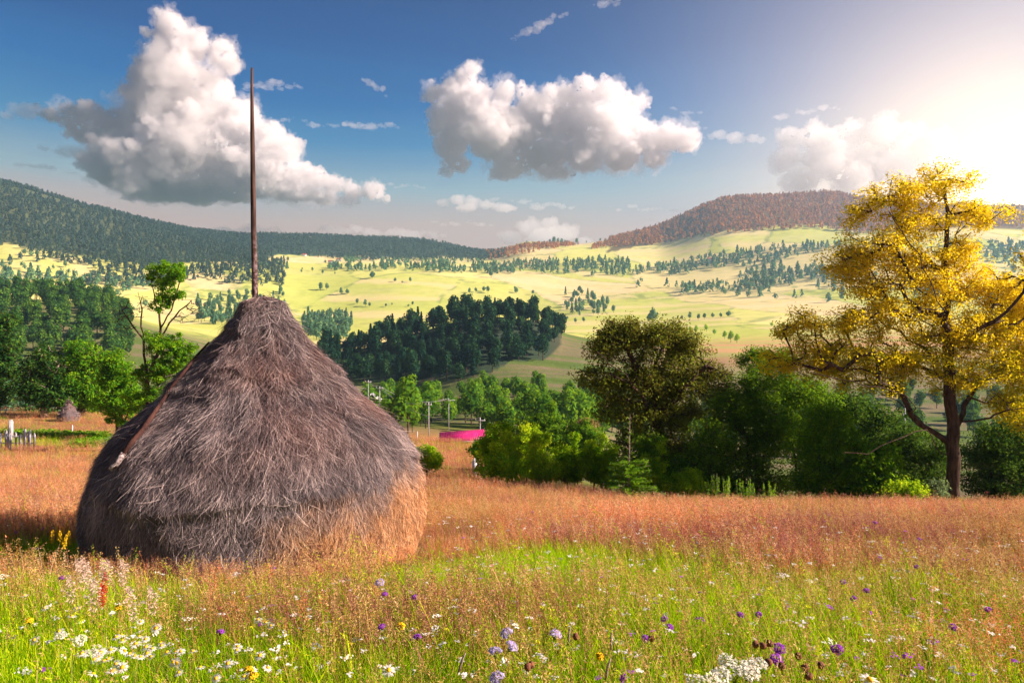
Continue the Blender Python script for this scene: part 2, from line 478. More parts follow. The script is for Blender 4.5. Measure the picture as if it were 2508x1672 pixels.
big = [(430,72,36),(398,98,26),(360,80,13,.5),(470,118,42),(400,150,45),(540,125,34),(565,165,26),(370,200,50),(450,210,70),(525,215,44),(360,260,60),(430,290,70),
 (500,290,60),(340,330,60),(420,360,75),(500,370,75),(590,272,38),(570,330,60),(300,410,70),(380,430,80),(470,440,75),(560,430,75),(640,345,46),(620,420,65),
 (670,335,30),(700,375,42),(720,430,45),(680,450,50),(765,440,28),(820,455,26),(870,475,24),(915,470,26),(940,492,14),(740,480,40),(790,490,34,.6),(850,505,30,.5),
 (240,285,34,.6),(185,278,34,.5),(280,305,40,.7),(220,325,45,.55),(130,285,22,.5),(105,278,12,.5)]
cumulus(9500, big, 2.6, 3, cm_thick, 488, 'towering white cumulus with a dark flat base, behind the pole')
mid_ = [(1140,195,26),(1160,172,22),(1105,225,30),(1060,232,24),(1150,250,50),(1100,300,50),(1180,300,60),(1100,200,16),(1235,228,30),(1290,235,24),(1210,335,70),(1105,350,40),
 (1280,310,60),(1320,275,50),(1300,260,36),(1345,310,62),(1350,240,30),(1380,240,38),(1440,222,36),(1490,236,38),(1545,255,34),(1400,300,65),(1480,310,60),(1550,320,50),(1330,370,60),(1430,380,50),(1520,380,50),
 (1600,350,36),(1640,338,36),(1685,348,32),(1600,390,30),(1250,400,45),(1360,430,40,.5),(1115,400,28),(1095,425,16)]
cumulus(7950, mid_, 2.6, 7, cm_thick, 432, 'broad broken cumulus with a grey belly, right of the pole')
tag(cloud('cumulus_cloud', 9300, [(1940,340,34),(2000,330,40),(2070,335,44),(2150,330,40),(2230,325,36),(2290,345,34),(1930,390,40),(2010,400,55),(2100,400,60),(2200,400,60),(2290,400,40),(1960,440,45),(2080,450,50)], 3.0, 9, cloud_mat('cloud_glow', 0.003, (0.999, 0.99, 0.975)), flat=470),
    'pale cumulus in the sun glow above the golden tree', 'cloud', 'clouds in the sky')
tag(cloud('small_cloud', 9200, [(1085,498,16,.55),(1120,490,20,.6),(1155,492,20,.6),(1190,500,20,.5),(1235,508,26,.4),(1140,512,26,.4)], 2.2, 12, cloud_mat('cloud_soft', 0.005, (0.99, 0.98, 0.98)), flat=518, disp=((8, 5), (4, 3))),
    'small flat grey cloud low over the ridge, under the broad cumulus', 'cloud', 'clouds in the sky')
tag(cloud('small_cloud', 9400, [(1250,580,30,.6),(1300,560,32,.7),(1345,552,26,.7),(1390,570,30,.6),(1340,585,50,.5),(1430,590,20,.5)], 2.2, 13, cm_thin, disp=((8, 5), (4, 3))),
    'faint peach cloud just behind the low hill with the ruin shaped trees', 'cloud', 'clouds in the sky')
for k, (a, s_, lab) in enumerate([
    ((590, 212, 745, 208, 9, 20, .25), 21, 'thin white streak of cloud right beside the top of the pole'),
    ((740, 300, 1000, 318, 14, 24, .22), 22, 'long thin cloud streak left of the broad cumulus'),
    ((885, 190, 950, 228, 7, 15, .5), 23, 'small ragged puff high between the two big clouds'),
    ((1255, 98, 1385, 30, 12, 20, .3), 24, 'slanting wisp high above the broad cumulus'),
    ((1435, 18, 1540, -4, 8, 16, .25), 25, 'wisp cut by the top edge of the sky'),
    ((1720, 325, 1860, 345, 9, 24, .6), 26, 'soft small puff left of the pale glowing cumulus'),
    ((1880, 290, 2060, 262, 9, 22, .4), 27, 'faint veil above the pale glowing cumulus'),
    ((0, 285, 100, 258, 7, 26, .5), 28, 'pinkish ragged cloud at the left edge of the sky'),
    ((110, 365, 290, 405, 9, 34, .5), 29, 'pink lit cloud shreds under the left arm of the towering cumulus'),
    ((930, 452, 1055, 455, 7, 14, .2), 30, 'thin flat streak at the tip of the towering cumulus'),
    ((500, 560, 700, 565, 10, 22, .4), 31, 'peach cloud bank low behind the pole'),
    ((780, 562, 1090, 575, 20, 26, .5), 32, 'peach cloud bank low over the far ridge'),
    ((1200, 492, 1400, 508, 16, 22, .18), 33, 'thin flat streak right of the small grey cloud'),
    ((640, 300, 745, 292, 7, 12, .2), 35, 'thin streak just right of the pole below its top'),
    ((1060, 545, 1210, 552, 8, 16, .25), 36, 'faint streak low over the saddle'),
    ((1480, 508, 1700, 520, 10, 16, .16), 37, 'thin pale streak above the left shoulder of the rounded hill'),
    ((1640, 262, 1720, 285, 6, 12, .3), 38, 'tiny shreds right of the broad cumulus'),
    ((0, 395, 240, 430, 10, 20, .15), 34, 'flat pink streak over the left mountain')]):
    tag(cloud('wispy_cloud', 9600, wisp(*a[:6], a[6], s_), 1.8, s_, cm_thin, lev=(6, 4), disp=((14, 7), (5, 4))), lab, 'cloud', 'thin wisps of cloud')
# ---------------------------------------------------------------- foliage material and tree builders
def leaf_mat(name, dark, mid, light, trans, tf=0.35):
    m, T, out = mat_new(name)
    at = T.node('ShaderNodeAttribute'); at.attribute_name = 'tone'
    oi = T.node('ShaderNodeObjectInfo')
    v = T.math('ADD', at.outputs['Fac'], T.math('MULTIPLY', T.math('SUBTRACT', oi.outputs['Random'], 0.5), 0.35), clamp=True)
    c = T.ramp(v, [(0.05, dark), (0.5, mid), (0.95, light)])
    d = T.node('ShaderNodeBsdfDiffuse'); T.l.new(c, d.inputs[0])
    t = T.node('ShaderNodeBsdfTranslucent'); T.l.new(T.mix(0.55, c, trans + (1,)), t.inputs[0])
    mx = T.node('ShaderNodeMixShader'); mx.inputs[0].default_value = tf
    T.l.new(d.outputs[0], mx.inputs[1]); T.l.new(t.outputs[0], mx.inputs[2])
    T.l.new(mx.outputs[0], out.inputs[0])
    return m
def bark_mat(name, c1, c2):
    m, T, out = mat_new(name)
    co = T.node('ShaderNodeTexCoord').outputs['Object']
    x, y, z = T.xyz(co)
    n = T.noise(T.comb(x, y, T.math('MULTIPLY', z, 0.22)), 9, 5, 0.65)
    principled(T, out, T.mix(T.maprange(n, .35, .65), c1 + (1,), c2 + (1,)), .9, .1, n, .8, .03)
    return m
bark = bark_mat('bark', (0.035, 0.022, 0.016), (0.12, 0.08, 0.055))
bark_pale = bark_mat('bark_pale', (0.16, 0.11, 0.09), (0.42, 0.33, 0.28))
L_dark = leaf_mat('leaves_dark', (0.012, 0.05, 0.014), (0.05, 0.14, 0.022), (0.16, 0.28, 0.03), (0.18, 0.30, 0.02))
L_olive = leaf_mat('leaves_olive', (0.06, 0.06, 0.012), (0.15, 0.19, 0.022), (0.28, 0.38, 0.03), (0.30, 0.22, 0.03))
L_green = leaf_mat('leaves_green', (0.03, 0.13, 0.012), (0.11, 0.32, 0.015), (0.34, 0.55, 0.02), (0.40, 0.62, 0.01), .5)
L_mid = leaf_mat('leaves_mid', (0.02, 0.08, 0.012), (0.08, 0.22, 0.018), (0.25, 0.42, 0.025), (0.32, 0.5, 0.01), .45)
L_lime = leaf_mat('leaves_lime', (0.08, 0.26, 0.012), (0.34, 0.60, 0.015), (0.70, 0.80, 0.03), (0.6, 0.75, 0.01), .5)
L_flare_gold = leaf_mat('leaves_flare_gold', (0.14, 0.30, 0.012), (0.72, 0.62, 0.012), (1.0, 0.80, 0.04), (1.0, 0.74, 0.01), .65)  # leaf colour carries the golden flare light
L_wood = leaf_mat('leaves_wood', (0.006, 0.030, 0.022), (0.018, 0.062, 0.030), (0.055, 0.12, 0.035), (0.08, 0.16, 0.03), .2)
L_mount = leaf_mat('leaves_mountain', (0.012, 0.035, 0.035), (0.035, 0.065, 0.055), (0.08, 0.12, 0.08), (0.10, 0.15, 0.06), .15)
L_flare_rust = leaf_mat('leaves_flare_rust', (0.26, 0.09, 0.02), (0.50, 0.19, 0.04), (0.66, 0.30, 0.08), (0.5, 0.22, 0.05), .25)  # warm flare light put into the hill's leaf colour
L_far = leaf_mat('leaves_far', (0.035, 0.11, 0.07), (0.10, 0.22, 0.11), (0.25, 0.38, 0.13), (0.2, 0.3, 0.08), .2)  # leaf colour lightened and blued towards the valley haze

def leaf_cards(C, size, r_, normals=None, jit=0.6, aspect=0.6):
    """one small kite-shaped leaf or sprig at every centre; returns verts, quads"""
    n = len(C)
    if normals is None: N = r_.normal(size=(n, 3))
    else: N = normals + r_.normal(size=(n, 3)) * jit
    N /= np.maximum(np.linalg.norm(N, axis=1, keepdims=True), 1e-6)
    a = r_.normal(size=(n, 3)); U = np.cross(N, a); U /= np.maximum(np.linalg.norm(U, axis=1, keepdims=True), 1e-6)
    Vv = np.cross(N, U)
    s = (np.asarray(size) * r_.uniform(.6, 1.35, n))[:, None]
    fold = N * s * 0.18
    V_ = np.stack([C - U * s * .55, C - Vv * s * aspect * .5 + fold - U * s * .05, C + U * s * .6, C + Vv * s * aspect * .5 + fold - U * s * .05], 1)
    return V_.reshape(-1, 3), np.arange(n * 4).reshape(-1, 4)

def far_crown(h, w, lobes, n, size, seed, conifer=False, base=0.12):
    """crown for a tree seen small: cards facing outwards on and inside uneven lobes"""
    r_ = np.random.default_rng(seed)
    if conifer:
        t = r_.uniform(0, 1, n) ** .8; z = h * (.08 + .92 * t); R = w * .5 * (1 - t) ** .85 * (.75 + .25 * np.cos(t * 42)) + .05
        a = r_.uniform(0, 2 * np.pi, n); rad = R * r_.uniform(.5, 1, n) ** .6
        C = np.stack([np.cos(a) * rad, np.sin(a) * rad, z], 1); N = np.stack([np.cos(a), np.sin(a), np.full(n, .5)], 1)
        tone = r_.uniform(.1, .6, n)
    else:
        Ls = []
        for k in range(lobes):
            t = r_.uniform(0, 1); zz = h * (base + .22 + (.74 - base) * t * .8)
            prof = math.sin(math.pi * min(1, .25 + .62 * (zz / h))) 
            rr_ = w * .27 * prof * r_.uniform(.2, 1.1); a = r_.uniform(0, 2 * math.pi)
            Ls.append((np.array([math.cos(a) * rr_, math.sin(a) * rr_, zz]), w * r_.uniform(.17, .30)))
        Ls.append((np.array([0, 0, h * .84]), w * .17)); Ls.append((np.array([0, 0, h * .55]), w * .33))
        w8 = np.array([l[1] ** 2 for l in Ls]); w8 /= w8.sum()
        pick = r_.choice(len(Ls), n, p=w8)
        c0 = np.array([l[0] for l in Ls])[pick]; R = np.array([l[1] for l in Ls])[pick]
        D = r_.normal(size=(n, 3)); D /= np.linalg.norm(D, axis=1, keepdims=True)
        C = c0 + D * (R * r_.uniform(.72, 1.08, n))[:, None] * [1, 1, 1.1]; N = D + np.array([0, 0, .15])
        lobe_t = r_.uniform(0, 1, len(Ls))[pick]
        tone = .25 + .35 * lobe_t + r_.uniform(-.15, .3, n)
    C[:, 2] = np.maximum(C[:, 2], h * .03)
    V_, Q = leaf_cards(C, size, r_, N, .45, .9)
    return V_, Q, np.repeat(np.clip(tone, 0, 1), 4)

def far_tree_meshes(prefix, variants, n, size, trunk=True):
    out = []
    for k, (h, w, con) in enumerate(variants):
        V_, Q, tn = far_crown(h, w, 9, n, size, 100 + k * 7 + int(n), con)
        cme = mesh_np(prefix + '_crown', V_, Q); add_attr(cme, 'tone', tn)
        tv, tf = tubes([[0, 0, -1.0], [0, 0, h * .3]], [[0, 0, h * .3], [0.1, 0, h * .75]], [h * .022, h * .016], [h * .016, h * .005], 5)
        tme = mesh_np(prefix + '_trunk', tv, tf); tme.materials.append(bark)
        out.append((cme, tme, h, w))
    return out

def place_tree(name, var, loc, s, rz, mat, label, cat='tree', group=None):
    """tree = empty > trunk, crown; crown mesh data shared between the copies of a variant"""
    e = empty(name, loc, label, cat, group)
    e.rotation_euler = (0, 0, rz); e.scale = (s, s, s * random.uniform(.9, 1.12))
    cme, tme, h, w = var
    if not cme.materials: cme.materials.append(mat)
    link('trunk', tme, None, e)
    c = link('crown', cme, None, e)
    if c.material_slots and c.material_slots[0].material is not mat:
        c.material_slots[0].link = 'OBJECT'; c.material_slots[0].material = mat
    return e

def in_poly(x, y, poly):
    poly = np.asarray(poly, float); ins = np.zeros(np.shape(x), bool); j = len(poly) - 1
    for i in range(len(poly)):
        xi, yi = poly[i]; xj, yj = poly[j]
        c = ((yi > y) != (yj > y)) & (x < (xj - xi) * (y - yi) / ((yj - yi) if yj != yi else 1e-9) + xi)
        ins ^= c; j = i
    return ins

def region(poly, Y0, Y1, step, seed, dens=None):
    """jittered grid of ground points between Y0 and Y1 metres that the photo shows inside poly"""
    r_ = np.random.default_rng(seed); poly = np.asarray(poly, float)
    x0 = (poly[:, 0].min() - CX) / F; x1 = (poly[:, 0].max() - CX) / F
    X0 = min(x0 * Y0, x0 * Y1); X1 = max(x1 * Y0, x1 * Y1)
    gx, gy = np.meshgrid(np.arange(X0, X1, step), np.arange(Y0, Y1, step))
    gx = (gx + r_.uniform(-.48, .48, gx.shape) * step).ravel(); gy = (gy + r_.uniform(-.48, .48, gy.shape) * step).ravel()
    z = H(gx, gy); qx = CX + gx / gy * F; qy = CY - z / gy * F
    k = in_poly(qx, qy, poly)
    if dens is not None: k &= r_.uniform(0, 1, len(gx)) < dens(gx, gy)
    return np.stack([gx, gy, z], 1)[k]

def sway(p, n, r_, amp):
    return p + r_.normal(size=(n, 3)) * amp

def grow(skel, attract, seed, min_r=0.012, step=0.45, gnarl=0.12, power=2.35, droop=0.0):
    """limbs given as polylines (the first starts at the ground), then every attractor joined to the
    nearest wood by its own crooked branch; pipe-model radii. Returns node points, parents, radii, tips"""
    r_ = np.random.default_rng(seed)
    pts = []; par = []
    def chain(p0, q, parent, amp):
        p0 = np.array(p0, float); q = np.array(q, float); L = np.linalg.norm(q - p0); n = max(1, int(L / step))
        for k in range(1, n + 1):
            t = k / n; p = p0 + (q - p0) * t
            if k < n: p = p + r_.normal(size=3) * amp * min(L, 2) * .5
            pts.append(p); par.append(parent); parent = len(pts) - 1
        return parent
    pts.append(np.array(skel[0][0], float)); par.append(-1)
    for i, line in enumerate(skel):
        if i == 0: cur = 0
        else:
            a = np.array(pts); cur = int(np.argmin(np.linalg.norm(a - np.array(line[0]), axis=1)))
        for q in line[1:]:
            cur = chain(pts[cur], q, cur, gnarl * .5)
    A = np.asarray(attract, float)
    base = np.array(pts)
    order = np.argsort([np.min(np.linalg.norm(base - a, axis=1)) for a in A])
    tips = []
    top0 = np.array(skel[0][0])
    for o in order:
        a = A[o]; arr = np.array(pts)
        d = np.linalg.norm(arr - a, axis=1)
        d = d + np.maximum(0, arr[:, 2] - a[2]) * 0.6 + np.where(arr[:, 2] < top0[2] + .25 * (a[2] - top0[2]), 2.0, 0)
        j = int(np.argmin(d))
        m = pts[j] * .45 + a * .55; m = m + np.array([0, 0, -droop * np.linalg.norm(a - pts[j])])
        c = chain(pts[j], m, j, gnarl); c = chain(pts[c], a, c, gnarl); tips.append(c)
    pts = np.array(pts); par = np.array(par); n = len(pts)
    acc = np.zeros(n); nch = np.zeros(n, int)
    for i in range(n - 1, 0, -1): nch[par[i]] += 1
    for i in range(n - 1, -1, -1):
        if acc[i] == 0: acc[i] = min_r ** power
        if par[i] >= 0: acc[par[i]] += acc[i] + (min_r * .25) ** power
    return pts, par, acc ** (1 / power), tips

def wood_mesh(name, pts, par, rad, thick, sides=6, cut=0.0):
    """thick: radius wanted at the foot"""
    k = np.where(par >= 0)[0]
    s = thick / rad[0]; r = rad * s
    r = np.where(r < 0.05, np.maximum(r, 0.007), r)
    k = k[r[k] > cut]
    ra = np.minimum(r[par[k]], r[k] * 1.35)
    A = pts[par[k]]; B = pts[k]; d = B - A; L = np.maximum(np.linalg.norm(d, axis=1, keepdims=True), 1e-6)
    B = B + d / L * np.minimum(r[k, None] * .5, L * .3)
    v, f = tubes(A, B, ra, r[k], sides)
    return mesh_np(name, v, f, smooth=True)

def foliage(name, tips, r_, per, spread, size, tone_fn=None, droop=0.15, flat=0.75):
    n = len(tips) * per
    o = r_.normal(size=(n, 3)); o *= (r_.uniform(0, 1, n) ** .45 / np.linalg.norm(o, axis=1))[:, None]
    o[:, 2] *= flat
    base = np.repeat(tips, per, 0)
    sp = np.repeat(r_.uniform(.6, 1.35, len(tips)), per)[:, None] * spread
    C = base + o * sp; C[:, 2] -= droop * spread
    Nn = o + np.array([0, 0, .5])
    V_, Q = leaf_cards(C, size, r_, Nn, .7, .55)
    tn = np.repeat(r_.uniform(.15, .75, len(tips)), per) + r_.uniform(-.32, .36, n)
    if tone_fn is not None: tn = tn + tone_fn(C)
    me = mesh_np(name, V_, Q); add_attr(me, 'tone', np.repeat(np.clip(tn, 0, 1), 4))
    return me

def blobs_pts(blobs, n, seed, Yc, depth=1.0, shell=.5):
    """n points shared out over photo-pixel ellipses (x, y, rx, ry) at Yc metres, deep as they are wide"""
    r_ = np.random.default_rng(seed); b = np.asarray(blobs, float)[:, :4]
    dY = np.array([(q[4] if len(q) > 4 else 0.0) for q in blobs])
    ar = b[:, 2] * b[:, 3]; k = r_.choice(len(b), n, p=ar / ar.sum())
    D = r_.normal(size=(n, 3)); D /= np.linalg.norm(D, axis=1, keepdims=True); D *= (r_.uniform(0, 1, n) ** shell)[:, None]
    m = Yc / F
    X = (b[k, 0] + D[:, 0] * b[k, 2] - CX) * m
    Z = (CY - b[k, 1] + D[:, 2] * b[k, 3]) * m
    Yy = Yc + dY[k] + D[:, 1] * b[k, 2] * m * depth
    return np.stack([X, Yy, Z], 1)

def near_tree(name, base_px, Yc, skel_px, blobs, nat, per, spread, size, thick, mat, label, seed, cat='tree', group=None, bark_m=None,
              tone_fn=None, depth=1.0, gnarl=.12, shell=.5, droop=.0, dead=None, cut=0.0, wood_name='trunk', crown_name='crown'):
    bx, by = base_px
    b0 = np.array(P(bx, by, Yc)); b0[2] = float(H(b0[0], b0[1]))
    m = Yc / F
    def W3(p):
        return np.array([(p[0] - CX) * m, Yc + (p[2] if len(p) > 2 else 0.0), (CY - p[1]) * m])
    sk = []
    for i, line in enumerate(skel_px):
        L = [W3(p) for p in line]
        if i == 0: L = [b0 + [0, 0, -.3]] + L
        sk.append(L)
    A = blobs_pts(blobs, nat, seed, Yc, depth, shell)
    g = H(A[:, 0], A[:, 1]) + .15
    A[:, 2] = np.maximum(A[:, 2], g)
    nd = 0
    if dead:                                            # bare twigs, no leaves
        Dd = blobs_pts(dead[0], dead[1], seed + 5, Yc, depth, .6); nd = len(Dd); A2 = np.concatenate([A, Dd])
    else: A2 = A
    pts, par, rad, tips = grow(sk, A2, seed, gnarl=gnarl, droop=droop)
    e = empty(name, tuple(b0), label, cat, group)
    wm = wood_mesh(wood_name, pts - b0, par, rad, thick, 7, cut)
    link(wood_name, wm, bark_m or bark, e)
    fm = foliage(crown_name, A - b0, np.random.default_rng(seed + 1), per, spread, size, tone_fn)
    link(crown_name, fm, mat, e)
    return e
# ---------------------------------------------------------------- woods and trees of the valley
hi = far_tree_meshes('tree', [(13, 8.5, 0), (15, 9.5, 0), (12, 9.5, 0), (14, 7.5, 0), (11, 8, 0), (16, 8, 0), (15, 5.6, 1), (17, 6, 1)], 620, 0.95)
lo = far_tree_meshes('tree', [(13, 9, 0), (15, 9, 0), (11, 10, 0), (13, 7.5, 0), (15, 5.5, 1)], 190, 1.9)
R1 = random.Random(4)
def put(name, pts, vars_, pick, s0, s1, mat, label, group, cat='tree'):
    for p in pts:
        v = vars_[R1.choice(pick)]
        place_tree(name, v, (p[0], p[1], p[2]), R1.uniform(s0, s1), R1.uniform(0, 6.28), mat, label if isinstance(label, str) else label(p), cat, group)

knoll = region([(770,870),(840,820),(930,790),(1040,770),(1130,745),(1240,750),(1310,760),(1375,790),(1378,850),(1330,885),(1250,890),(1200,925),(1120,945),(1000,945),(900,950),(820,930)], 335, 480, 8.6, 2)
put('wood_tree', knoll, hi, [0, 0, 1, 2, 3, 4, 5, 6], .78, 1.12, L_wood,
    'dark tree packed into the round wood on the knoll behind the haystack', 'trees of the dark wood on the knoll')
leftw = region([(-40,730),(60,700),(180,700),(260,720),(330,790),(330,880),(250,900),(-40,905)], 370, 600, 12.5, 3, lambda x, y: np.where(fbm(x / 60, y / 60, 2, 5) > -.25, 1, .15))
put('hillside_tree', leftw, hi, [0, 1, 2, 3, 4, 5], .9, 1.3, L_dark,
    'leafy tree in the wood on the slope behind the left meadow', 'trees of the wood on the left slope')
valley = region([(880,955),(1010,950),(1150,945),(1300,960),(1440,985),(1500,1000),(1540,1080),(1400,1100),(1240,1080),(1100,1050),(960,1068),(880,1050)], 135, 290, 8.5, 4, lambda x, y: np.where(fbm(x / 30, y / 30, 2, 9) > -.35, .9, .1))
put('valley_tree', valley, hi, [0, 1, 2, 3, 4, 5], .5, .85, L_mid,
    'dark leafy tree down in the valley floor between haystack and bushes', 'trees on the valley floor')
leftv = region([(-60,960),(330,960),(330,1045),(-60,1045)], 110, 300, 13, 5)
put('slope_tree', leftv, hi, [0, 1, 3, 4, 5], .5, .8, L_far, 'bluish leafy tree below the far edge of the left meadow', 'trees below the left meadow')
bh = region([(1500,880),(2500,850),(2560,1120),(1500,1120)], 130, 330, 17, 6)
put('slope_tree', bh, hi, [0, 1, 2, 5], .6, .95, L_dark, 'dark tree on the slope behind the thicket on the right', 'trees behind the right thicket')
for x, y, Y, s in ((1431, 1012, 250, .62), (1459, 1010, 250, .66), (1478, 1018, 245, .5)):
    X, Y_, _z = P(x, y, Y); place_tree('spruce_tree', hi[6], (X, Y, float(H(X, Y))), s, 0, L_wood, 'narrow dark spruce rising from the valley trees, left of the big bush', 'spruce', 'spruces on the valley floor')

# field trees, each put where the photograph has one: x, y of the foot, size
FT = [(905,665,.8),(740,660,.5),(790,672,.9),(765,665,.8),(820,672,.5),(785,712,1.5),(800,710,1.2),(835,722,1.2),(850,720,1.1),(738,668,.6),(912,682,1.5),(905,660,.9),(968,690,1.0),(1005,692,1.0),
 (985,694,.6),(1150,718,1.2),(1165,716,1.0),(1185,714,1.0),(1195,718,1.1),(1265,718,1.3),(1262,712,.9),(1305,722,.8),(875,745,.9),(895,750,1.0),(905,752,.8),(945,752,.7),(960,748,.6),(1010,748,.9),(1000,752,.7),(1203,680,1.6),
 (1310,786,1.3),(1345,792,1.1),(1410,792,.8),(1430,790,1.0),(1390,782,.6),(1600,790,2.0),(1592,788,1.4),(1690,782,.9),(1710,784,.8),(1725,782,.8),(1745,778,.9),(1765,778,1.0),(1785,776,.9),(1670,784,.7),
 (620,655,.8),(640,652,.9),(660,650,.8),(680,652,1.0),(705,640,.9),(60,625,1.2),(75,628,1.3),(90,628,1.1),(25,650,1.1),(130,660,.9),(160,655,1.2)]
for x, y, s in FT:
    h_ = hit(x, y, 620, 5000)
    if h_ is None: continue
    place_tree('field_tree', lo[R1.choice([0, 1, 2, 3])], h_, s * R1.uniform(.75, 1.05) * max(.75, min(1.1, h_[1] / 1400)), R1.uniform(0, 6), L_far,
               'lone pale tree casting a long shadow on the sunlit valley meadows', 'tree', 'scattered trees on the valley meadows')
def clump(poly, Y0, Y1, step, seed, label, group):
    put('field_tree', region(poly, Y0, Y1, step, seed), lo, [0, 1, 3, 4], .8, 1.25, L_far, label, group)
clump([(740,800),(760,775),(800,768),(850,770),(865,790),(850,830),(800,835),(750,830)], 620, 1050, 15, 21, 'tree of the hazy clump right behind the haystack shoulder', 'clump of trees behind the haystack')
clump([(1370,770),(1385,722),(1440,712),(1470,740),(1500,745),(1505,765),(1470,775)], 900, 2100, 21, 22, 'tree of the hazy grove in the middle of the sunlit meadows', 'grove in the middle of the valley')
clump([(480,745),(560,720),(700,715),(700,760),(560,800),(480,795)], 650, 1300, 19, 23, 'tree of the bluish grove just left of the haystack top', 'grove left of the haystack top')

# yellow lit trees on the slope right of the bush
for x, y, s in ((1705,815,1.1),(1730,812,1.2),(1750,820,.9),(1775,830,1.0),(1790,838,1.2),(1805,840,1.1),(1690,812,.8),(1890,800,.7)):
    h_ = hit(x, y, 400, 1200)
    if h_: place_tree('field_tree', hi[R1.choice([0, 2, 4])], h_, s * .55, 0, L_lime, 'yellow green tree in a short row behind the dark bush', 'tree', 'yellow green row behind the bush')

# mountain woods: nobody could count these
def forest(name, parts, label, n=34, size=2.8, mat=None):
    r_ = np.random.default_rng(77)
    Vs, Ts = [], []
    for pts, s0, s1 in parts:
        for c_ in (0, 1):
            V_, Q, tn = far_crown(12, 9, 5, n, size, 300 + c_, conifer=bool(c_))
            k = r_.uniform(0, 1, len(pts)) < .5
            p = pts[k] if c_ else pts[~k]
            s = r_.uniform(s0, s1, len(p))[:, None, None]; a = r_.uniform(0, 6.28, len(p))
            ca, sa = np.cos(a)[:, None], np.sin(a)[:, None]
            W_ = np.stack([V_[None, :, 0] * ca - V_[None, :, 1] * sa, V_[None, :, 0] * sa + V_[None, :, 1] * ca, np.repeat(V_[None, :, 2], len(p), 0)], -1) * s + p[:, None]
            Vs.append(W_.reshape(-1, 3)); Ts.append((np.clip(tn[None] + r_.uniform(-.25, .25, len(p))[:, None], 0, 1)).ravel())
    V_ = np.concatenate(Vs); me = mesh_np(name, V_, np.arange(len(V_)).reshape(-1, 4)); add_attr(me, 'tone', np.concatenate(Ts))
    return tag(link(name, me, mat or L_far), label, 'forest', None, 'stuff')
hole = lambda s, t, sd: (lambda x, y: np.clip((fbm(x / s, y / s, 3, sd) - t) * 6, 0.03, 1))
LM = [(-200,350),(120,440),(330,510),(520,560),(700,585),(720,605),(640,640),(500,640),(300,655),(200,640),(0,590),(-200,560)]
forest('mountain_forest', [
    (region(LM, 1280, 2230, 10.5, 31, hole(300, -.55, 3)), .55, 1.35),
    (region([(-200,560),(0,590),(200,640),(500,640),(700,640),(700,700),(450,700),(200,700),(0,650),(-200,640)], 1000, 1620, 11.5, 32, hole(170, -.0, 6)), .8, 1.25)],
    'dense forest covering the dark mountain on the left', mat=L_mount)
forest('ridge_forest', [(region([(560,560),(900,560),(1240,600),(1240,640),(900,640),(560,620)], 1870, 2400, 12.5, 33), .6, 1.3)], 'dark forest along the far ridge on the skyline', 20, 4.0, L_mount)
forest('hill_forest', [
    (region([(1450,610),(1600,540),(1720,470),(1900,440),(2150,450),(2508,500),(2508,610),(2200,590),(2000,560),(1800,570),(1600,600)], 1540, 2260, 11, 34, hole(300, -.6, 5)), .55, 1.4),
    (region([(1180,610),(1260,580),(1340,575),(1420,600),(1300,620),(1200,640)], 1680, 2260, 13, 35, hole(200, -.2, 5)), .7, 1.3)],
    'forest on the rounded hill right of the saddle, flare glow painted rust brown into its leaves', mat=L_flare_rust)
forest('valley_groves', [
    (region([(640,640),(1000,640),(1300,640),(1500,640),(1700,640),(1700,668),(1300,672),(900,665),(640,660)], 1320, 1970, 13, 36, hole(130, .12, 11)), .8, 1.4),
    (region([(1400,680),(1700,640),(1900,600),(2200,600),(2508,600),(2508,760),(2100,745),(1750,735),(1500,700)], 900, 1870, 13, 37, hole(130, .16, 14)), .8, 1.4),
    (region([(0,650),(300,690),(500,700),(500,760),(300,760),(0,740)], 800, 1380, 14, 38, hole(120, .1, 15)), .9, 1.4)],
    'loose groves and hedgerows strewn over the far valley meadows')
# stand of big trees on the crest of the low hill
for x, s in ((1346, 1.6), (1356, 2.4), (1366, 1.9), (1376, 2.0), (1384, 1.4), (1330, 1.2), (1412, 2.0), (1436, .9), (1470, 1.2), (1290, 1.2)):
    X = (x - CX) / F * 3500; yy = np.linspace(1650, 2400, 200); k = int(np.argmax(H((x - CX) / F * yy, yy) / yy)); Yh = yy[k]
    place_tree('crest_tree', lo[R1.choice([0, 1, 2])], ((x - CX) / F * Yh, Yh, float(H((x - CX) / F * Yh, Yh))), s * .85, 0, L_far,
               'tree standing out on the crest of the low far hill', 'tree', 'trees on the crest of the low hill')

# ground under the woods and beyond the ridge is darker: mark it on the terrain
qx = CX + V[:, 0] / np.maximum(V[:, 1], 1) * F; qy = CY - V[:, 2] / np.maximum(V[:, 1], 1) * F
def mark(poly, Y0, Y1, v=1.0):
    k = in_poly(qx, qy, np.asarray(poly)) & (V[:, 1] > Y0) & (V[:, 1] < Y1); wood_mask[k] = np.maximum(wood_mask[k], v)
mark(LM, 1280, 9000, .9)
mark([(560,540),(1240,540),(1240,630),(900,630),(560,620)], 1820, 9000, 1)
wood_mask[V[:, 1] > 2700] = 1.0  # unseen ground beyond the ridge, darkened to cut its bounce onto the clouds
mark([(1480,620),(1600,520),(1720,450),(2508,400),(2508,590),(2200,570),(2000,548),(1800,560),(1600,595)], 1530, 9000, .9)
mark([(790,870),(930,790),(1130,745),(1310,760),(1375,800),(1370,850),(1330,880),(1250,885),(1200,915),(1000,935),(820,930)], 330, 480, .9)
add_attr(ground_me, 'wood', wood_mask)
tag(link('ground', ground_me, gm), kind='structure')
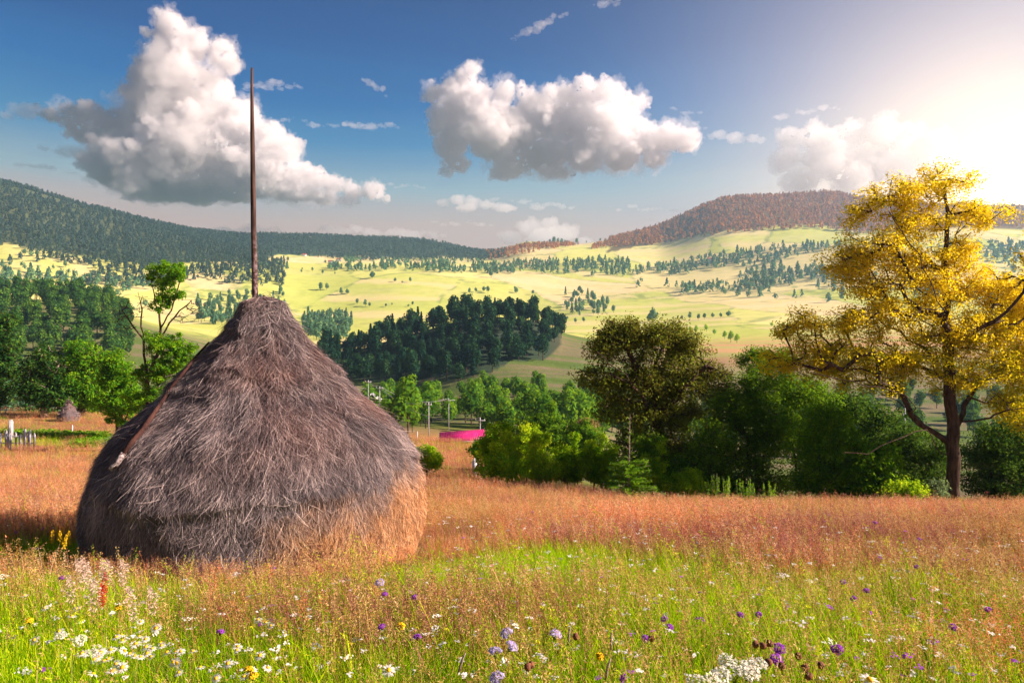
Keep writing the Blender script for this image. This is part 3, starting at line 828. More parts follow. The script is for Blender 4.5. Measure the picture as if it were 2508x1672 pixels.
# ---------------------------------------------------------------- near trees and bushes
def flare_top(C):   # golden flare light painted into the upper crown's leaf tone, lowest branches green
    return np.clip((C[:, 2] - 6.3) / 7.0, -.5, .3)
YB = 27.5
gold_blobs = [(2300,450,110,45),(2180,480,80,45),(2110,520,60,40),(2400,520,80,40),(2250,540,90,50),(2060,650,65,50),(2130,610,90,60),(2230,640,100,60),(2150,700,100,55),
 (2290,720,80,70),(2200,770,110,50),(2080,790,90,40),(1960,800,60,45),(1905,800,30,25),(2010,850,80,40),(2110,870,110,50),(2230,870,100,60),(2340,830,90,70),(2430,800,80,60),(2400,700,60,50),
 (2480,720,70,60),(2520,800,80,80),(2440,900,90,50),(2540,900,80,60),(2000,900,90,30),(1900,880,60,25),(2350,930,80,40),(2150,930,100,35),(2480,980,70,40),(2350,620,50,60)]
gt = near_tree('ash_tree', (2337,1226), YB,
 [[(2337,1226),(2335,1160),(2332,1090),(2335,1030),(2325,960),(2322,880),(2318,800),(2315,700),(2318,600),(2322,520),(2315,450)],
  [(2332,1100),(2290,1060),(2230,1015),(2190,990,-1.5),(2130,955,-2.5),(2060,935,-3),(1990,922,-3.2),(1910,905,-3)],
  [(2334,1130),(2300,1105),(2260,1080,-.8),(2215,1040,-1.5),(2170,1040,-2),(2100,1058,-2.5),(2040,1085,-2.7),(1985,1080,-2.8)],
  [(2335,1060),(2400,1000,1),(2440,950,1.2),(2480,915,1),(2560,900,1)],
  [(2325,930),(2270,880,1.5),(2200,830,2.5),(2110,790,3)],
  [(2320,840),(2260,770,-1.5),(2200,690,-2),(2140,620,-2.5),(2110,540,-2)],
  [(2320,860),(2390,790,-1),(2440,720,-1.5),(2470,660,-1)],
  [(2318,720),(2360,640,1.2),(2400,560,1.5),(2420,520,1.5)],
  [(2316,680),(2270,600,1),(2230,520,1.2),(2210,480,1)],
  [(2290,1030),(2220,960,2.5),(2150,900,3.5),(2080,860,4)],
  [(2375,1025),(2440,980,-2),(2500,990,-2.5),(2560,1010,-3)]],
 gold_blobs, 1350, 84, .46, .088, .25, L_flare_gold, 'tall spreading tree with thick dark trunk, its crown painted with golden flare light, at the meadow edge', 41, tone_fn=flare_top, gnarl=.16, depth=.8)
near_tree('ash_tree', (2640,1240), 29, [[(2640,1240),(2640,1100),(2630,950),(2600,800),(2590,680)]],
 [(2520,690,70,60),(2560,640,60,50),(2500,780,60,70),(2600,800,120,100),(2540,900,90,80),(2680,700,100,120),(2520,1000,80,60),(2640,560,90,70)], 440, 62, .5, .11, .26, L_flare_gold,
 'tree cut by the right edge, painted golden with flare light, next to the tall spreading one', 43, tone_fn=flare_top)

def bush(name, base, Yc, blobs, nat, per, spread, size, mat, label, seed, group=None, cat='bush', thick=.09, **kw):
    x, y = base
    if group == 'bushes of the thicket along the meadow edge' and nat > 150:
        blobs = blobs + [(x - 30, y - 30, 42, 28), (x + 30, y - 30, 42, 28)]; nat = int(nat * 1.25)
    tops = sorted(blobs, key=lambda q: -q[2] * q[3])[:4]
    sk = [[(x, y), (x + (tops[0][0] - x) * .5, (y + tops[0][1]) * .5), (tops[0][0], tops[0][1])]]
    for t in tops[1:]: sk.append([(x, y), (x + (t[0] - x) * .6, y + (t[1] - y) * .45), (t[0], t[1])])
    return near_tree(name, base, Yc, sk, blobs, nat, per, spread, size, thick, mat, label, seed, cat, group, wood_name='stems', crown_name='foliage', **kw)

# big dark shrubby tree in the middle right
near_tree('broadleaf_tree', (1640,1180), 33,
 [[(1640,1180),(1630,1100),(1610,1020),(1590,940)], [(1620,1050),(1560,960,-1),(1500,900,-1.5),(1450,860,-2)], [(1600,980),(1560,900),(1520,830),(1500,790)],
  [(1600,960),(1620,880,1),(1640,820,1)], [(1615,1010),(1680,930,-1),(1730,880,-1)], [(1595,950),(1570,860,1.5),(1580,800,2)]],
 [(1515,805,45,35),(1480,850,50,40),(1560,830,60,50),(1640,820,70,45),(1680,850,60,50),(1450,920,40,30),(1500,930,60,45),(1570,920,80,60),(1660,920,80,60),(1740,920,60,45),(1500,990,50,45),
  (1580,1010,80,60),(1680,1000,90,60),(1770,960,40,35),(1480,840,30,40),(1560,1090,70,50),(1660,1090,80,50),(1540,795,25,20),(1600,805,25,18)],
 860, 66, .52, .115, .26, L_olive, 'big rounded olive brown tree standing above the bushes in the middle right', 51, gnarl=.15)
TH = 'bushes of the thicket along the meadow edge'
bush('thicket_bush', (1850,1215), 31, [(1850,960,60,60),(1820,1030,80,70),(1880,1040,80,70),(1830,1120,90,70),(1790,1000,50,50),(1900,900,60,40)], 330, 74, .5, .105, L_mid, 'tall dark green bush between the olive tree and the golden tree', 52, TH)
bush('thicket_bush', (1960,1215), 33, [(1930,960,60,50),(1990,980,70,60),(1950,1060,90,70),(2010,1100,70,60),(1890,870,50,35),(1850,885,45,30)], 330, 74, .5, .105, L_mid, 'dark bush with a high bare lit twig, behind the tall dark green one', 53, TH)
bush('thicket_bush', (2020,1218), 28.5, [(2020,1020,50,40),(2000,1080,55,50),(2060,1060,55,50),(2030,1140,75,50),(1990,1170,50,40)], 260, 76, .42, .10, L_green, 'bright green leafy bush left of the golden tree', 54, TH)
bush('thicket_bush', (2130,1225), 28, [(2110,1110,50,40),(2160,1120,50,40),(2130,1170,70,40)], 170, 50, .4, .13, L_green, 'fresh green bush low in front, left of the dark trunk', 55, TH)
bush('thicket_bush', (2205,1232), 26.5, [(2200,1205,50,22),(2225,1195,40,20)], 70, 46, .3, .10, L_lime, 'low yellow green bush at the grass edge, left of the dark trunk', 56, TH, thick=.04)
bush('thicket_bush', (2285,1235), 27, [(2280,1215,30,20),(2295,1195,28,20)], 60, 46, .25, .09, leaf_mat('leaves_grey', (.10,.15,.08), (.2,.3,.14), (.35,.45,.22), (.3,.4,.1)), 'small grey green bush just left of the trunk foot', 57, TH, thick=.04)
bush('thicket_bush', (2450,1240), 31, [(2420,1100,60,70),(2490,1080,60,70),(2450,1160,90,60),(2520,1150,60,60)], 300, 74, .5, .105, L_dark, 'dark bush in the shade right of the golden tree trunk', 58, TH)
bush('thicket_bush', (2250,1225), 34, [(2220,1080,60,50),(2280,1110,60,50),(2240,1160,80,50)], 240, 74, .5, .105, L_dark, 'dark bush behind the left limbs of the golden tree', 59, TH)
bush('thicket_bush', (1740,1215), 30, [(1740,1080,60,60),(1700,1140,70,50),(1770,1150,60,50)], 260, 46, .45, .105, L_mid, 'dark bush at the foot of the olive tree', 60, TH)
bush('thicket_bush', (1590,1195), 29.5, [(1590,1100,45,40),(1620,1140,60,40),(1560,1150,50,40)], 200, 46, .4, .10, L_mid, 'dark leafy bush behind the young spruce', 61, TH)
bush('thicket_bush', (2110,1232), 36, [(2080,1000,60,50),(2150,1020,60,50),(2120,1100,80,60)], 240, 44, .5, .15, L_dark, 'shaded bush seen under the golden tree, above the fresh green one', 62, TH)
# light hedge in front
HG = 'young light green bushes of the hedge row'
def sprigs(C):
    return 0.0
for k, (bx, by, Yc, bl, n, mt, lab) in enumerate([
    (1045,1150,30,[(1040,1120,25,22),(1060,1132,22,16),(1020,1128,20,16)],90,L_lime,'small green bush touching the right side of the haystack'),
    (1215,1165,33,[(1215,1080,25,35),(1200,1110,30,30),(1240,1095,20,45)],120,L_lime,'upright green bush right of the pink roof'),
    (1225,1178,29,[(1210,1145,38,24),(1250,1150,30,22)],100,L_lime,'low leafy bush in front of the upright one, right of the pink roof'),
    (1290,1170,32,[(1290,1100,22,50),(1310,1120,22,35),(1270,1130,24,30)],130,L_lime,'pointed green bush second from the left in the hedge'),
    (1320,1180,30,[(1320,1140,30,35),(1345,1150,30,25),(1312,1085,12,20)],110,L_lime,'bush with orange tipped shoots in the hedge'),
    (1390,1182,30.5,[(1385,1125,32,30),(1410,1140,34,30),(1370,1150,30,25)],130,L_lime,'brightest yellow green bush of the hedge'),
    (1455,1186,30,[(1450,1125,22,40),(1470,1150,26,30),(1440,1155,24,26)],120,L_lime,'green bush with straight upright shoots left of the young spruce'),
    (1495,1190,29.5,[(1495,1130,16,40),(1505,1160,20,24)],80,L_lime,'slender light bush touching the young spruce'),
    (1600,1200,28.5,[(1590,1165,30,24),(1630,1180,32,18),(1610,1150,20,22)],110,L_lime,'low bright bush right of the young spruce'),
    (1680,1208,28,[(1670,1185,34,18),(1710,1192,26,14),(1695,1170,18,18)],90,L_lime,'last low bush at the right end of the hedge'),
    (1190,1125,42,[(1180,1100,20,20),(1205,1085,16,24)],70,L_green,'small bush directly beside the pink roof'),
    (1420,1130,55,[(1400,1090,40,28),(1440,1070,36,26),(1360,1085,36,26)],150,L_mid,'dark bush behind the hedge, under the golden shrub top'),
    (1330,1110,70,[(1290,1065,45,32),(1340,1050,40,30),(1380,1060,38,26)],160,L_mid,'round dark bush behind the hedge row'),
    (1425,1060,60,[(1430,1055,26,20),(1415,1065,20,16)],60,leaf_mat('leaves_tan', (.12,.10,.04), (.26,.20,.07), (.42,.34,.14), (.4,.3,.08)),'shrub with tan dry crown behind the hedge')]):
    bl = [(x_, y_ - 4, rx_ * 1.3, ry_ * 1.2) for x_, y_, rx_, ry_ in bl] + [(bx + q_, by - 48 - 10 * abs(q_ % 7), 6, 26) for q_ in ((-18, -6, 9, 20) if n > 95 else ())] + [(bx, by - 14, 30, 14), (bx + 14, by - 22, 24, 16)]
    bush('hedge_bush', (bx, by), Yc, bl, int(n * 1.8), 60, .24 * Yc / 30, .085 * Yc / 30 + .01, mt, lab, 70 + k, HG, thick=.04)

# young spruce with a bare leader
def spruce(bx, by, Yc, h, w, bare, label, seed, mat):
    r_ = np.random.default_rng(seed); X, _, _ = P(bx, by, Yc); z0 = float(H(X, Yc))
    e = empty('young_spruce', (X, Yc, z0), label, 'spruce')
    b = MB(); b.path([(0, 0, -.2), (0, 0, h * .5), (.03, 0, h)], [.05, .03, .008], 6)
    C, N = [], []
    z = .25
    while z < h - .1:
        t = z / h; L = w * .5 * (1 - t) ** .8 * (1.0 if t < bare else .38) + .06
        nb = 7 if t < bare else 4
        for k in range(nb):
            a = r_.uniform(0, 6.28); d = np.array([math.cos(a), math.sin(a), .18 if t < bare else .5])
            b.path([(0, 0, z), tuple(d * L * .5 + [0, 0, z]), tuple(d * L + [0, 0, z + .02])], [.012, .008, .003], 4)
            m = int(L / .012) if t < bare else int(L / .05)
            s = r_.uniform(.1, 1, m); C.append(d * L * s[:, None] + [0, 0, z] + r_.normal(size=(m, 3)) * .045 * [1, 1, .6])
            N.append(np.tile([0, 0, 1.0], (m, 1)))
        z += .13 if t < bare else .2
    link('trunk', b.mesh('trunk'), bark_pale, e)
    C = np.concatenate(C); V_, Q = leaf_cards(C, .10, r_, np.concatenate(N), .5, .28)
    me = mesh_np('crown', V_, Q); add_attr(me, 'tone', np.repeat(r_.uniform(.1, .75, len(C)), 4)); link('crown', me, mat, e)
spruce(1541, 1196, 27.0, 3.6, 2.3, .48, 'young green spruce with a bare orange leader in the hedge', 91, L_green)

# tall weeds in front of the dark thicket
for k, (x, h_) in enumerate(((1752,.95),(1778,.8),(1822,.7),(1842,.85),(1882,.65),(1730,.55))):
    Yw = 26.5; X = (x - CX) / F * Yw; r_ = np.random.default_rng(120 + k)
    e = empty('tall_weed', (X, Yw, float(H(X, Yw))), 'tall leafy weed standing at the grass edge before the dark thicket', 'weed', 'tall weeds before the thicket')
    b = MB(); C = []
    for q in range(9):
        a = r_.uniform(0, 6.28); o = r_.uniform(0, .25); hh = (h_ + .45) * r_.uniform(.7, 1.1)
        p0 = np.array([math.cos(a) * o, math.sin(a) * o, 0]); p1 = p0 + [r_.normal() * .06, r_.normal() * .06, hh]
        b.path([p0, (p0 + p1) / 2, p1], [.009, .007, .003], 4)
        s = r_.uniform(.2, 1, 60); C.append(p0 + (p1 - p0) * s[:, None] + r_.normal(size=(60, 3)) * .06 * (1.15 - s[:, None]))
    link('stems', b.mesh('stems'), bark_pale, e)
    C = np.concatenate(C); V_, Q = leaf_cards(C, .085, r_, None, .5, .35); me = mesh_np('leaves', V_, Q); add_attr(me, 'tone', np.repeat(r_.uniform(.2, .9, len(C)), 4)); link('leaves', me, L_green, e)

# left side
near_tree('meadow_tree', (-10,1005), 88, [[(-10,1005),(-10,900),(-5,800)]], [(0,790,40,35),(-10,850,50,50),(5,910,42,45),(-20,960,50,30)], 260, 44, 1.0, .34, .5, L_dark, 'dark tree cut by the left edge of the meadow', 131)
near_tree('meadow_tree', (108,1018), 84, [[(108,1018),(108,960),(106,880)], [(108,970),(80,920),(70,890)], [(108,960),(135,910),(145,890)]],
 [(105,870,32,30),(85,900,34,30),(130,900,34,30),(75,950,30,35),(108,950,45,40),(145,950,26,35),(110,985,45,20)], 300, 44, .85, .30, .45, L_dark, 'round green tree with a split pale trunk on the left meadow', 132, bark_m=bark_pale)
near_tree('meadow_tree', (200,1018), 86, [[(200,1018),(202,940),(205,860)]],
 [(205,850,38,28),(185,880,32,30),(225,890,34,35),(200,930,50,40),(180,970,28,30),(225,960,34,35),(200,985,48,18)], 320, 44, .85, .30, .45, L_green, 'upright tree with yellow green leaves beside the small far haystack', 133)
near_tree('meadow_tree', (292,1022), 62, [[(292,1022),(292,960),(290,900)]], [(280,880,34,25),(262,920,26,30),(300,920,40,40),(290,970,50,35),(260,985,24,26),(320,980,40,40)], 300, 44, .62, .24, .3, L_green, 'bushy dark green tree left of the half dead ash', 134)
near_tree('half_dead_tree', (365,1030), 48,
 [[(365,1030),(362,960),(358,900),(352,850),(348,800)], [(352,850),(345,800),(348,760),(338,715)], [(350,830),(320,790),(300,760),(292,740)],
  [(362,930),(385,870),(392,820),(390,770),(398,720),(400,680)], [(388,830),(415,790),(440,760),(470,735)], [(390,800),(420,760),(432,720),(440,690)], [(392,770),(378,720),(368,670)], [(362,960),(330,930),(305,915)]],
 [(368,668,24,22),(395,655,32,16),(425,664,36,24),(445,674,22,20),(405,695,30,20),(395,740,26,24),(430,720,24,20),(380,840,30,35),(420,850,42,40),(455,860,28,35),(350,920,24,30),(400,910,50,40),(440,900,35,30),(350,980,45,35),(400,970,40,35),(270,1010,18,10),(300,1030,20,12),(272,1030,12,10)],
 440, 54, .30, .15, .16, L_green, 'half dead ash with bare twigs rising behind the left flank of the haystack', 135, dead=([(330,760,30,40),(310,800,20,30),(470,740,25,20),(345,730,20,30),(440,780,30,20),(300,780,40,40),(480,760,30,30)], 150), gnarl=.14)
# ---------------------------------------------------------------- the haystack
HY = 7.8; HX = (622 - CX) / F * HY
mpp = HY / F
zb = float(H(HX, HY))
prof_px = [(728,20),(740,50),(755,62),(775,74),(809,108),(833,130),(857,155),(871,166),(905,201),(924,216),(943,238),(967,254),(986,279),(1005,296),(1034,324),(1058,347),(1077,362),(1111,385),(1135,398),(1158,410),(1182,417),(1254,420),(1297,410),(1326,400),(1388,390)]
pz = np.array([(CY - y) * mpp for y, r in prof_px]); pr = np.array([r * mpp * np.interp(y, [740, 775, 809, 850, 900, 980, 1040, 1110], [.88, .74, .72, .75, .81, .87, .93, .90]) for y, r in prof_px])
zt = pz[0]; zlow = min(pz[-1], zb - .05)
def hay_r(z, a):
    """radius at height z (eye = 0) and angle a (0 = right, -90 deg = towards the camera)"""
    r = np.interp(-z, -pz, pr)
    t = (zt - z)
    lump = .05 * fbm(np.cos(a) * 2.2 + z * 1.1, np.sin(a) * 2.2 - z * .8, 3, 21) + .022 * fbm(np.cos(a) * 7 + z * 4, np.sin(a) * 7 - z * 2.5, 3, 25)
    # thatch courses: each upper course stands a little proud of the one below
    for zc, dp, w in ((-.40, .035, .12), (-1.38, .05, .10), (.12, .03, .06)):
        zz = zc + .22 * fbm(a * 1.7, zc * 5, 3, 30)
        lump = lump + dp * np.exp(-np.maximum(z - zz, 0) / .35) * (z > zz) - dp * .5 * np.exp(-np.maximum(zz - z, 0) / w) * (z <= zz)
    return r + lump * np.clip(t / .3, 0, 1)
def lean_x(z): return (24 + 6 * np.clip(-z / 1.6, 0, 1)) * mpp     # the stack leans a little to the right
na, nz = 160, 110
zz_ = np.linspace(zt, zb - .1, nz); aa = np.arange(na) / na * 2 * np.pi
ZZ, AA = np.meshgrid(zz_, aa, indexing='ij'); RR = hay_r(ZZ, AA) - .05
Vh = np.stack([np.cos(AA) * RR + lean_x(ZZ), np.sin(AA) * RR, ZZ - zb], -1).reshape(-1, 3)
ih = np.arange(na * nz).reshape(nz, na)
Fh = np.stack([ih[:-1], ih[1:], np.roll(ih[1:], -1, 1), np.roll(ih[:-1], -1, 1)], -1).reshape(-1, 4)
Vh = np.vstack([Vh, [[lean_x(zt), 0, zt - zb + .03]]])
cap = np.stack([ih[0], np.roll(ih[0], -1), np.full(na, len(Vh) - 1)], -1)
haystack = empty('haystack', (HX, HY, zb), 'large cone of weathered grey hay round a tall bare pole in the meadow', 'haystack')

def hay_color(T, fresh=True):
    co = T.node('ShaderNodeTexCoord').outputs['Object']; x, y, z = T.xyz(co)
    at = T.node('ShaderNodeAttribute'); at.attribute_name = 'tone'
    big = T.noise(co, 1.6, 4, .6); sm = T.noise(co, 14, 3, .6)
    grey = T.ramp(at.outputs['Fac'], [(0.0, (0.045, 0.036, 0.04)), (0.35, (0.15, 0.118, 0.125)), (0.7, (0.40, 0.31, 0.30)), (1.0, (0.85, 0.69, 0.64))])
    rust = T.ramp(at.outputs['Fac'], [(0.0, (0.09, 0.04, 0.035)), (0.5, (0.34, 0.17, 0.13)), (1.0, (0.6, 0.38, 0.30))])
    fresh_sunlit = T.ramp(at.outputs['Fac'], [(0.0, (0.13, 0.055, 0.03)), (0.4, (0.56, 0.25, 0.095)), (0.75, (0.84, 0.46, 0.20)), (1.0, (0.95, 0.72, 0.45))])
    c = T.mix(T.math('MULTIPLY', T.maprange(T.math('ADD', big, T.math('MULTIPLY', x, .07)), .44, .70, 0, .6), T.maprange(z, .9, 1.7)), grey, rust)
    # unweathered hay in the lower right of the skirt, with orange sunlight painted in
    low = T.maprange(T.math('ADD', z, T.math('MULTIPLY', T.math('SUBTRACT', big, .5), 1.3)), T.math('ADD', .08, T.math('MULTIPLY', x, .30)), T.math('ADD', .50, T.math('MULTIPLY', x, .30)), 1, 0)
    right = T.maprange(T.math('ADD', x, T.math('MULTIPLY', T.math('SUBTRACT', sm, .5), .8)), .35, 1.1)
    if fresh: c = T.mix(T.math('MULTIPLY', low, right), c, fresh_sunlit)
    return c
m_core, T, out = mat_new('hay_core')
at = T.mix(.88, hay_color(T), (.03, .02, .02, 1)); co = T.node('ShaderNodeTexCoord').outputs['Object']  # core colour darkened so the gaps between straws look shaded
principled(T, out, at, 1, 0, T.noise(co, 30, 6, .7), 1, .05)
m_straw, T, out = mat_new('straw')
b_ = T.node('ShaderNodeBsdfPrincipled'); T.l.new(hay_color(T), b_.inputs['Base Color']); b_.inputs['Roughness'].default_value = .55; b_.inputs['Specular IOR Level'].default_value = .3
T.l.new(b_.outputs[0], out.inputs[0])
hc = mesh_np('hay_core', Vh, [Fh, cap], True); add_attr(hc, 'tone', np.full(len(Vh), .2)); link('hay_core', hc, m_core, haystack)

def straws(N, seed, z0, z1, L0, L1, wid, lift, stray, a0=-math.pi * 1.02, a1=math.pi * .12, back=.25, nseg=3):
    """stems of hay combed down the slope; more of them on the side one can see"""
    r_ = np.random.default_rng(seed)
    # even per area: reject by radius
    z = r_.uniform(min(z0, z1), max(z0, z1), N * 2); k = r_.uniform(0, 2.4, N * 2) < np.interp(-z, -pz, pr) + .25; z = z[k][:N]; N = len(z)
    a = np.where(r_.uniform(0, 1, N) < back, r_.uniform(-math.pi, math.pi, N), r_.uniform(a0, a1, N))
    L = r_.uniform(L0, L1, N)
    clump = fbm(a * 9, z * 6, 3, 40)
    kink = fbm(a * 5 + 3, z * 4, 3, 47) * .42
    th = kink + r_.normal(size=N) * stray             # sideways lean, radians
    P_ = []
    ds = L / nseg
    cz = z.copy(); ca = a.copy(); off = r_.uniform(-.01, .02, N) + .02 * clump
    curl = r_.normal(size=N) * .25
    for s in range(nseg + 1):
        r = hay_r(cz, ca) + off + lift * (s / nseg) ** 1.6 * r_.uniform(.3, 1.3, N)
        P_.append(np.stack([np.cos(ca) * r + lean_x(cz), np.sin(ca) * r, cz - zb], 1))
        rr = np.maximum(np.interp(-cz, -pz, pr), .12)
        slope = np.interp(-cz, -pz, np.gradient(pr, -pz))
        cs = 1 / np.sqrt(1 + slope ** 2)
        thk = th + curl * s
        cz = cz - ds * np.cos(thk) * np.clip(cs, .3, 1); ca = ca + ds * np.sin(thk) / rr
    P_ = np.stack(P_, 1)                              # N, nseg+1, 3
    P_[:, :, 2] = np.maximum(P_[:, :, 2], .01)
    d = P_[:, -1] - P_[:, 0]; out_ = P_[:, 0] * [1, 1, 0] + r_.normal(size=(N, 3)) * .8
    side = np.cross(d, out_); side /= np.maximum(np.linalg.norm(side, axis=1, keepdims=True), 1e-6)
    w = (wid * r_.uniform(.5, 1.4, N))[:, None, None] * np.linspace(1, .35, nseg + 1)[None, :, None]
    A = P_ - side[:, None] * w / 2; B = P_ + side[:, None] * w / 2
    V_ = np.concatenate([A, B], 1)                    # N, 2(nseg+1), 3
    q = np.array([[s, s + 1, nseg + 2 + s, nseg + 1 + s] for s in range(nseg)])
    FA = (q[None] + (np.arange(N) * 2 * (nseg + 1))[:, None, None]).reshape(-1, 4)
    tone = np.clip(.33 + .42 * clump + r_.normal(size=N) * .30, 0, 1)
    return V_.reshape(-1, 3), FA, np.repeat(tone, 2 * (nseg + 1))
mb = MB()
for a_ in (straws(165000, 1, zt, zb + .05, .10, .30, .0029, .045, .27), straws(16000, 2, zt, zb + .2, .2, .42, .0030, .05, .34),
           straws(40000, 3, zb + 1.05, zb + .3, .25, .5, .0040, .05, .16), straws(9000, 4, zt, zt - .3, .08, .2, .0045, .03, 1.3), straws(2500, 6, zt, zb + .4, .15, .3, .0036, .14, .9)):
    mb.add(*a_)
link('hay', mb.mesh('hay', attr='tone'), m_straw, haystack)
# pole
m_pole, T, out = mat_new('pole_wood')
co = T.node('ShaderNodeTexCoord').outputs['Object']; x, y, z = T.xyz(co)
n = T.noise(T.comb(T.math('MULTIPLY', x, 40), T.math('MULTIPLY', y, 40), T.math('MULTIPLY', z, 3)), 1, 5, .65)
c = T.mix(T.maprange(n, .35, .65), (.035, .018, .015, 1), (.13, .07, .055, 1))
pale = T.math('MULTIPLY', T.maprange(z, 3.75, 3.2), T.maprange(T.noise(co, 25, 3, .6), .45, .6))
c = T.mix(T.math('MULTIPLY', pale, .7), c, (.35, .24, .26, 1))
principled(T, out, c, .85, .2, n, .8, .01)
def HP(x, y, dy=0): return ((x - 622) * mpp, dy, (CY - y) * mpp - zb)
b = MB(); b.path([HP(626, 780), HP(624, 700), HP(623, 640), HP(621, 560), HP(620, 480), HP(619, 400), HP(618, 320), HP(617, 240), HP(617, 167)], [.034, .033, .031, .030, .029, .026, .023, .018, .013], 10)
for y, s in ((585, 1), (690, -1), (330, -1)): b.path([HP(621, y), HP(621 + s * 9, y - 4)], [.012, .004], 5)
link('pole', b.mesh('pole', True), m_pole, haystack)
b = MB(); b.path([HP(638, 745, -.1), HP(641, 715, -.12), HP(639, 702, -.12)], [.006, .005, .003], 5)
link('twig', b.mesh('twig'), m_pole, haystack)

# the branch that weighs the hay down on the left flank
def surf_pt(x, y, lift):
    """where the line of sight through (x, y) meets the stack"""
    for Yk in np.linspace(HY - 2.6, HY, 400):
        X, _, Z = P(x, y, Yk); dx, dy = X - HX - float(lean_x(Z)), Yk - HY
        if math.hypot(dx, dy) < float(hay_r(np.array(Z), np.array(math.atan2(dy, dx)))) + lift: return np.array([X, Yk, Z])
    return np.array(P(x, y, HY))
bp = [surf_pt(x, y, .085) for x, y in ((512,838),(480,872),(455,905),(430,935),(408,968),(385,1000),(368,1025),(350,1052),(325,1080),(302,1110),(290,1130),(280,1146))]
br0 = bp[-1]
be = empty('branch', tuple(br0), 'long crooked stick with a peeled pale end lying on the left flank of the haystack', 'branch')
b = MB(); pts_ = [p - br0 for p in bp]; b.path(pts_[:10], [.010,.013,.016,.018,.020,.022,.024,.025,.026,.028], 7); link('bark_stick', b.mesh('bark_stick', True), bark_mat('bark_red', (.025, .012, .012), (.10, .045, .035)), be)
b = MB(); b.path([pts_[9] * .9 + pts_[8] * .1, pts_[10], pts_[11] + [0, 0, 0]], [.026, .027, .020], 7); b.path([pts_[11] + np.array([.03, 0, .04]), pts_[11] + np.array([-.03, -.01, -.005])], [.016, .022], 6)
m_peel, T, out = mat_new('peeled_wood'); co = T.node('ShaderNodeTexCoord').outputs['Object']
principled(T, out, T.mix(T.maprange(T.noise(co, 40, 3), .4, .6), (.62, .52, .50, 1), (.12, .08, .08, 1)), .8); link('peeled_end', b.mesh('peeled_end', True), m_peel, be)

m_hay_shade, T, out = mat_new('hay_shaded'); principled(T, out, T.mix(.45, hay_color(T, False), (.05, .035, .035, 1)), .9, 0)  # hay darkened in colour to stand for the tree shade
# small far haystack under the left trees
sx, sy, sY = 168, 1013, 80
e = empty('haystack', (P(sx, sy, sY)[0], sY, float(H(P(sx, sy, sY)[0], sY))), 'small far haystack under the trees on the left meadow', 'haystack')
r_ = np.random.default_rng(8); b = MB()
zs = [0, .5, 1.0, 1.5, 1.95, 2.2]; rs = [1.15, 1.15, .95, .6, .25, .05]; an = np.arange(20) / 20 * 2 * np.pi
R_ = np.array(rs)[:, None] * (1 + .07 * r_.normal(size=(6, 20))); Vv = np.stack([np.cos(an) * R_, np.sin(an) * R_, np.repeat(np.array(zs)[:, None], 20, 1)], -1).reshape(-1, 3)
i20 = np.arange(120).reshape(6, 20); b.add(Vv, np.stack([i20[:-1], np.roll(i20[:-1], -1, 1), np.roll(i20[1:], -1, 1), i20[1:]], -1).reshape(-1, 4), .4)
V_, Q = leaf_cards(Vv[np.repeat(np.arange(120), 8)] + r_.normal(size=(960, 3)) * .1, .35, r_, None, .5, .12); b.add(V_, Q, np.repeat(r_.uniform(.2, .9, 960), 4))
link('hay', b.mesh('hay', True, 'tone'), m_hay_shade, e)
b = MB(); b.path([(0, 0, 2), (.02, 0, 2.9)], [.04, .02], 6); link('pole', b.mesh('pole'), m_pole, e)
# ---------------------------------------------------------------- barn, poles, fences
def simple(name, c1, c2, sc_=8, rough=.8, lo=.4, hi=.6, stretch=(1, 1, 1), spec=.2):
    m, T, out = mat_new(name); co = T.node('ShaderNodeTexCoord').outputs['Object']; x, y, z = T.xyz(co)
    n = T.noise(T.comb(T.math('MULTIPLY', x, stretch[0]), T.math('MULTIPLY', y, stretch[1]), T.math('MULTIPLY', z, stretch[2])), sc_, 5, .6)
    principled(T, out, T.mix(T.maprange(n, lo, hi), c1 + (1,), c2 + (1,)), rough, spec, n, .3, .02); return m
m_roof = simple('pink_roof', (.45, .008, .11), (.80, .04, .26), .8, .45, .3, .7, (6, 1, 1), .4)
m_wall = simple('barn_wall', (.16, .10, .16), (.30, .2, .26), 2)
m_white = simple('white_paint', (.7, .7, .74), (.8, .8, .82), 3)
m_grey = simple('weathered_wood', (.28, .27, .30), (.60, .58, .60), 14, .85, .35, .65, (1, 1, .2))
m_wire = simple('wire', (.25, .26, .28), (.35, .36, .38), 3)
def spot(x, y, Y):
    X = (x - CX) / F * Y; return X, Y, float(H(X, Y))
# barn: only its long roof shows above the slope
bY = 84; x0 = (1071 - CX) / F * bY; x1 = (1182 - CX) / F * bY; zr = (CY - 1061) / F * bY; ze = (CY - 1082) / F * bY; zg = zr - 2.6
e = empty('barn', ((x0 + x1) / 2, bY + 2, zg), 'low barn with a bright pink metal roof beyond the meadow edge', 'barn')
cx_ = (x0 + x1) / 2
def q3(pts, thick, d):
    p = np.array(pts, float); return np.vstack([p, p + np.array(d) * thick])
b = MB(); p = [(x0 - cx_ + .25, -2.1, ze - zg), (x1 - cx_ + .55, -2.1, ze - zg + .25), (x1 - cx_ + .1, .6, zr - zg + .12), (x0 - cx_, .6, zr - zg - .30)]
CUB = [[0, 3, 2, 1], [4, 5, 6, 7], [0, 1, 5, 4], [1, 2, 6, 5], [2, 3, 7, 6], [3, 0, 4, 7]]
b.add(q3(p, .07, (0, -.5, .85)), CUB)
for k in range(1, 26):                                   # standing seams
    t = k / 26; a = np.array(p[0]) * (1 - t) + np.array(p[1]) * t; c = np.array(p[3]) * (1 - t) + np.array(p[2]) * t
    b.path([a + [0, -.04, .09], c + [0, -.04, .09]], [.02, .02], 4)
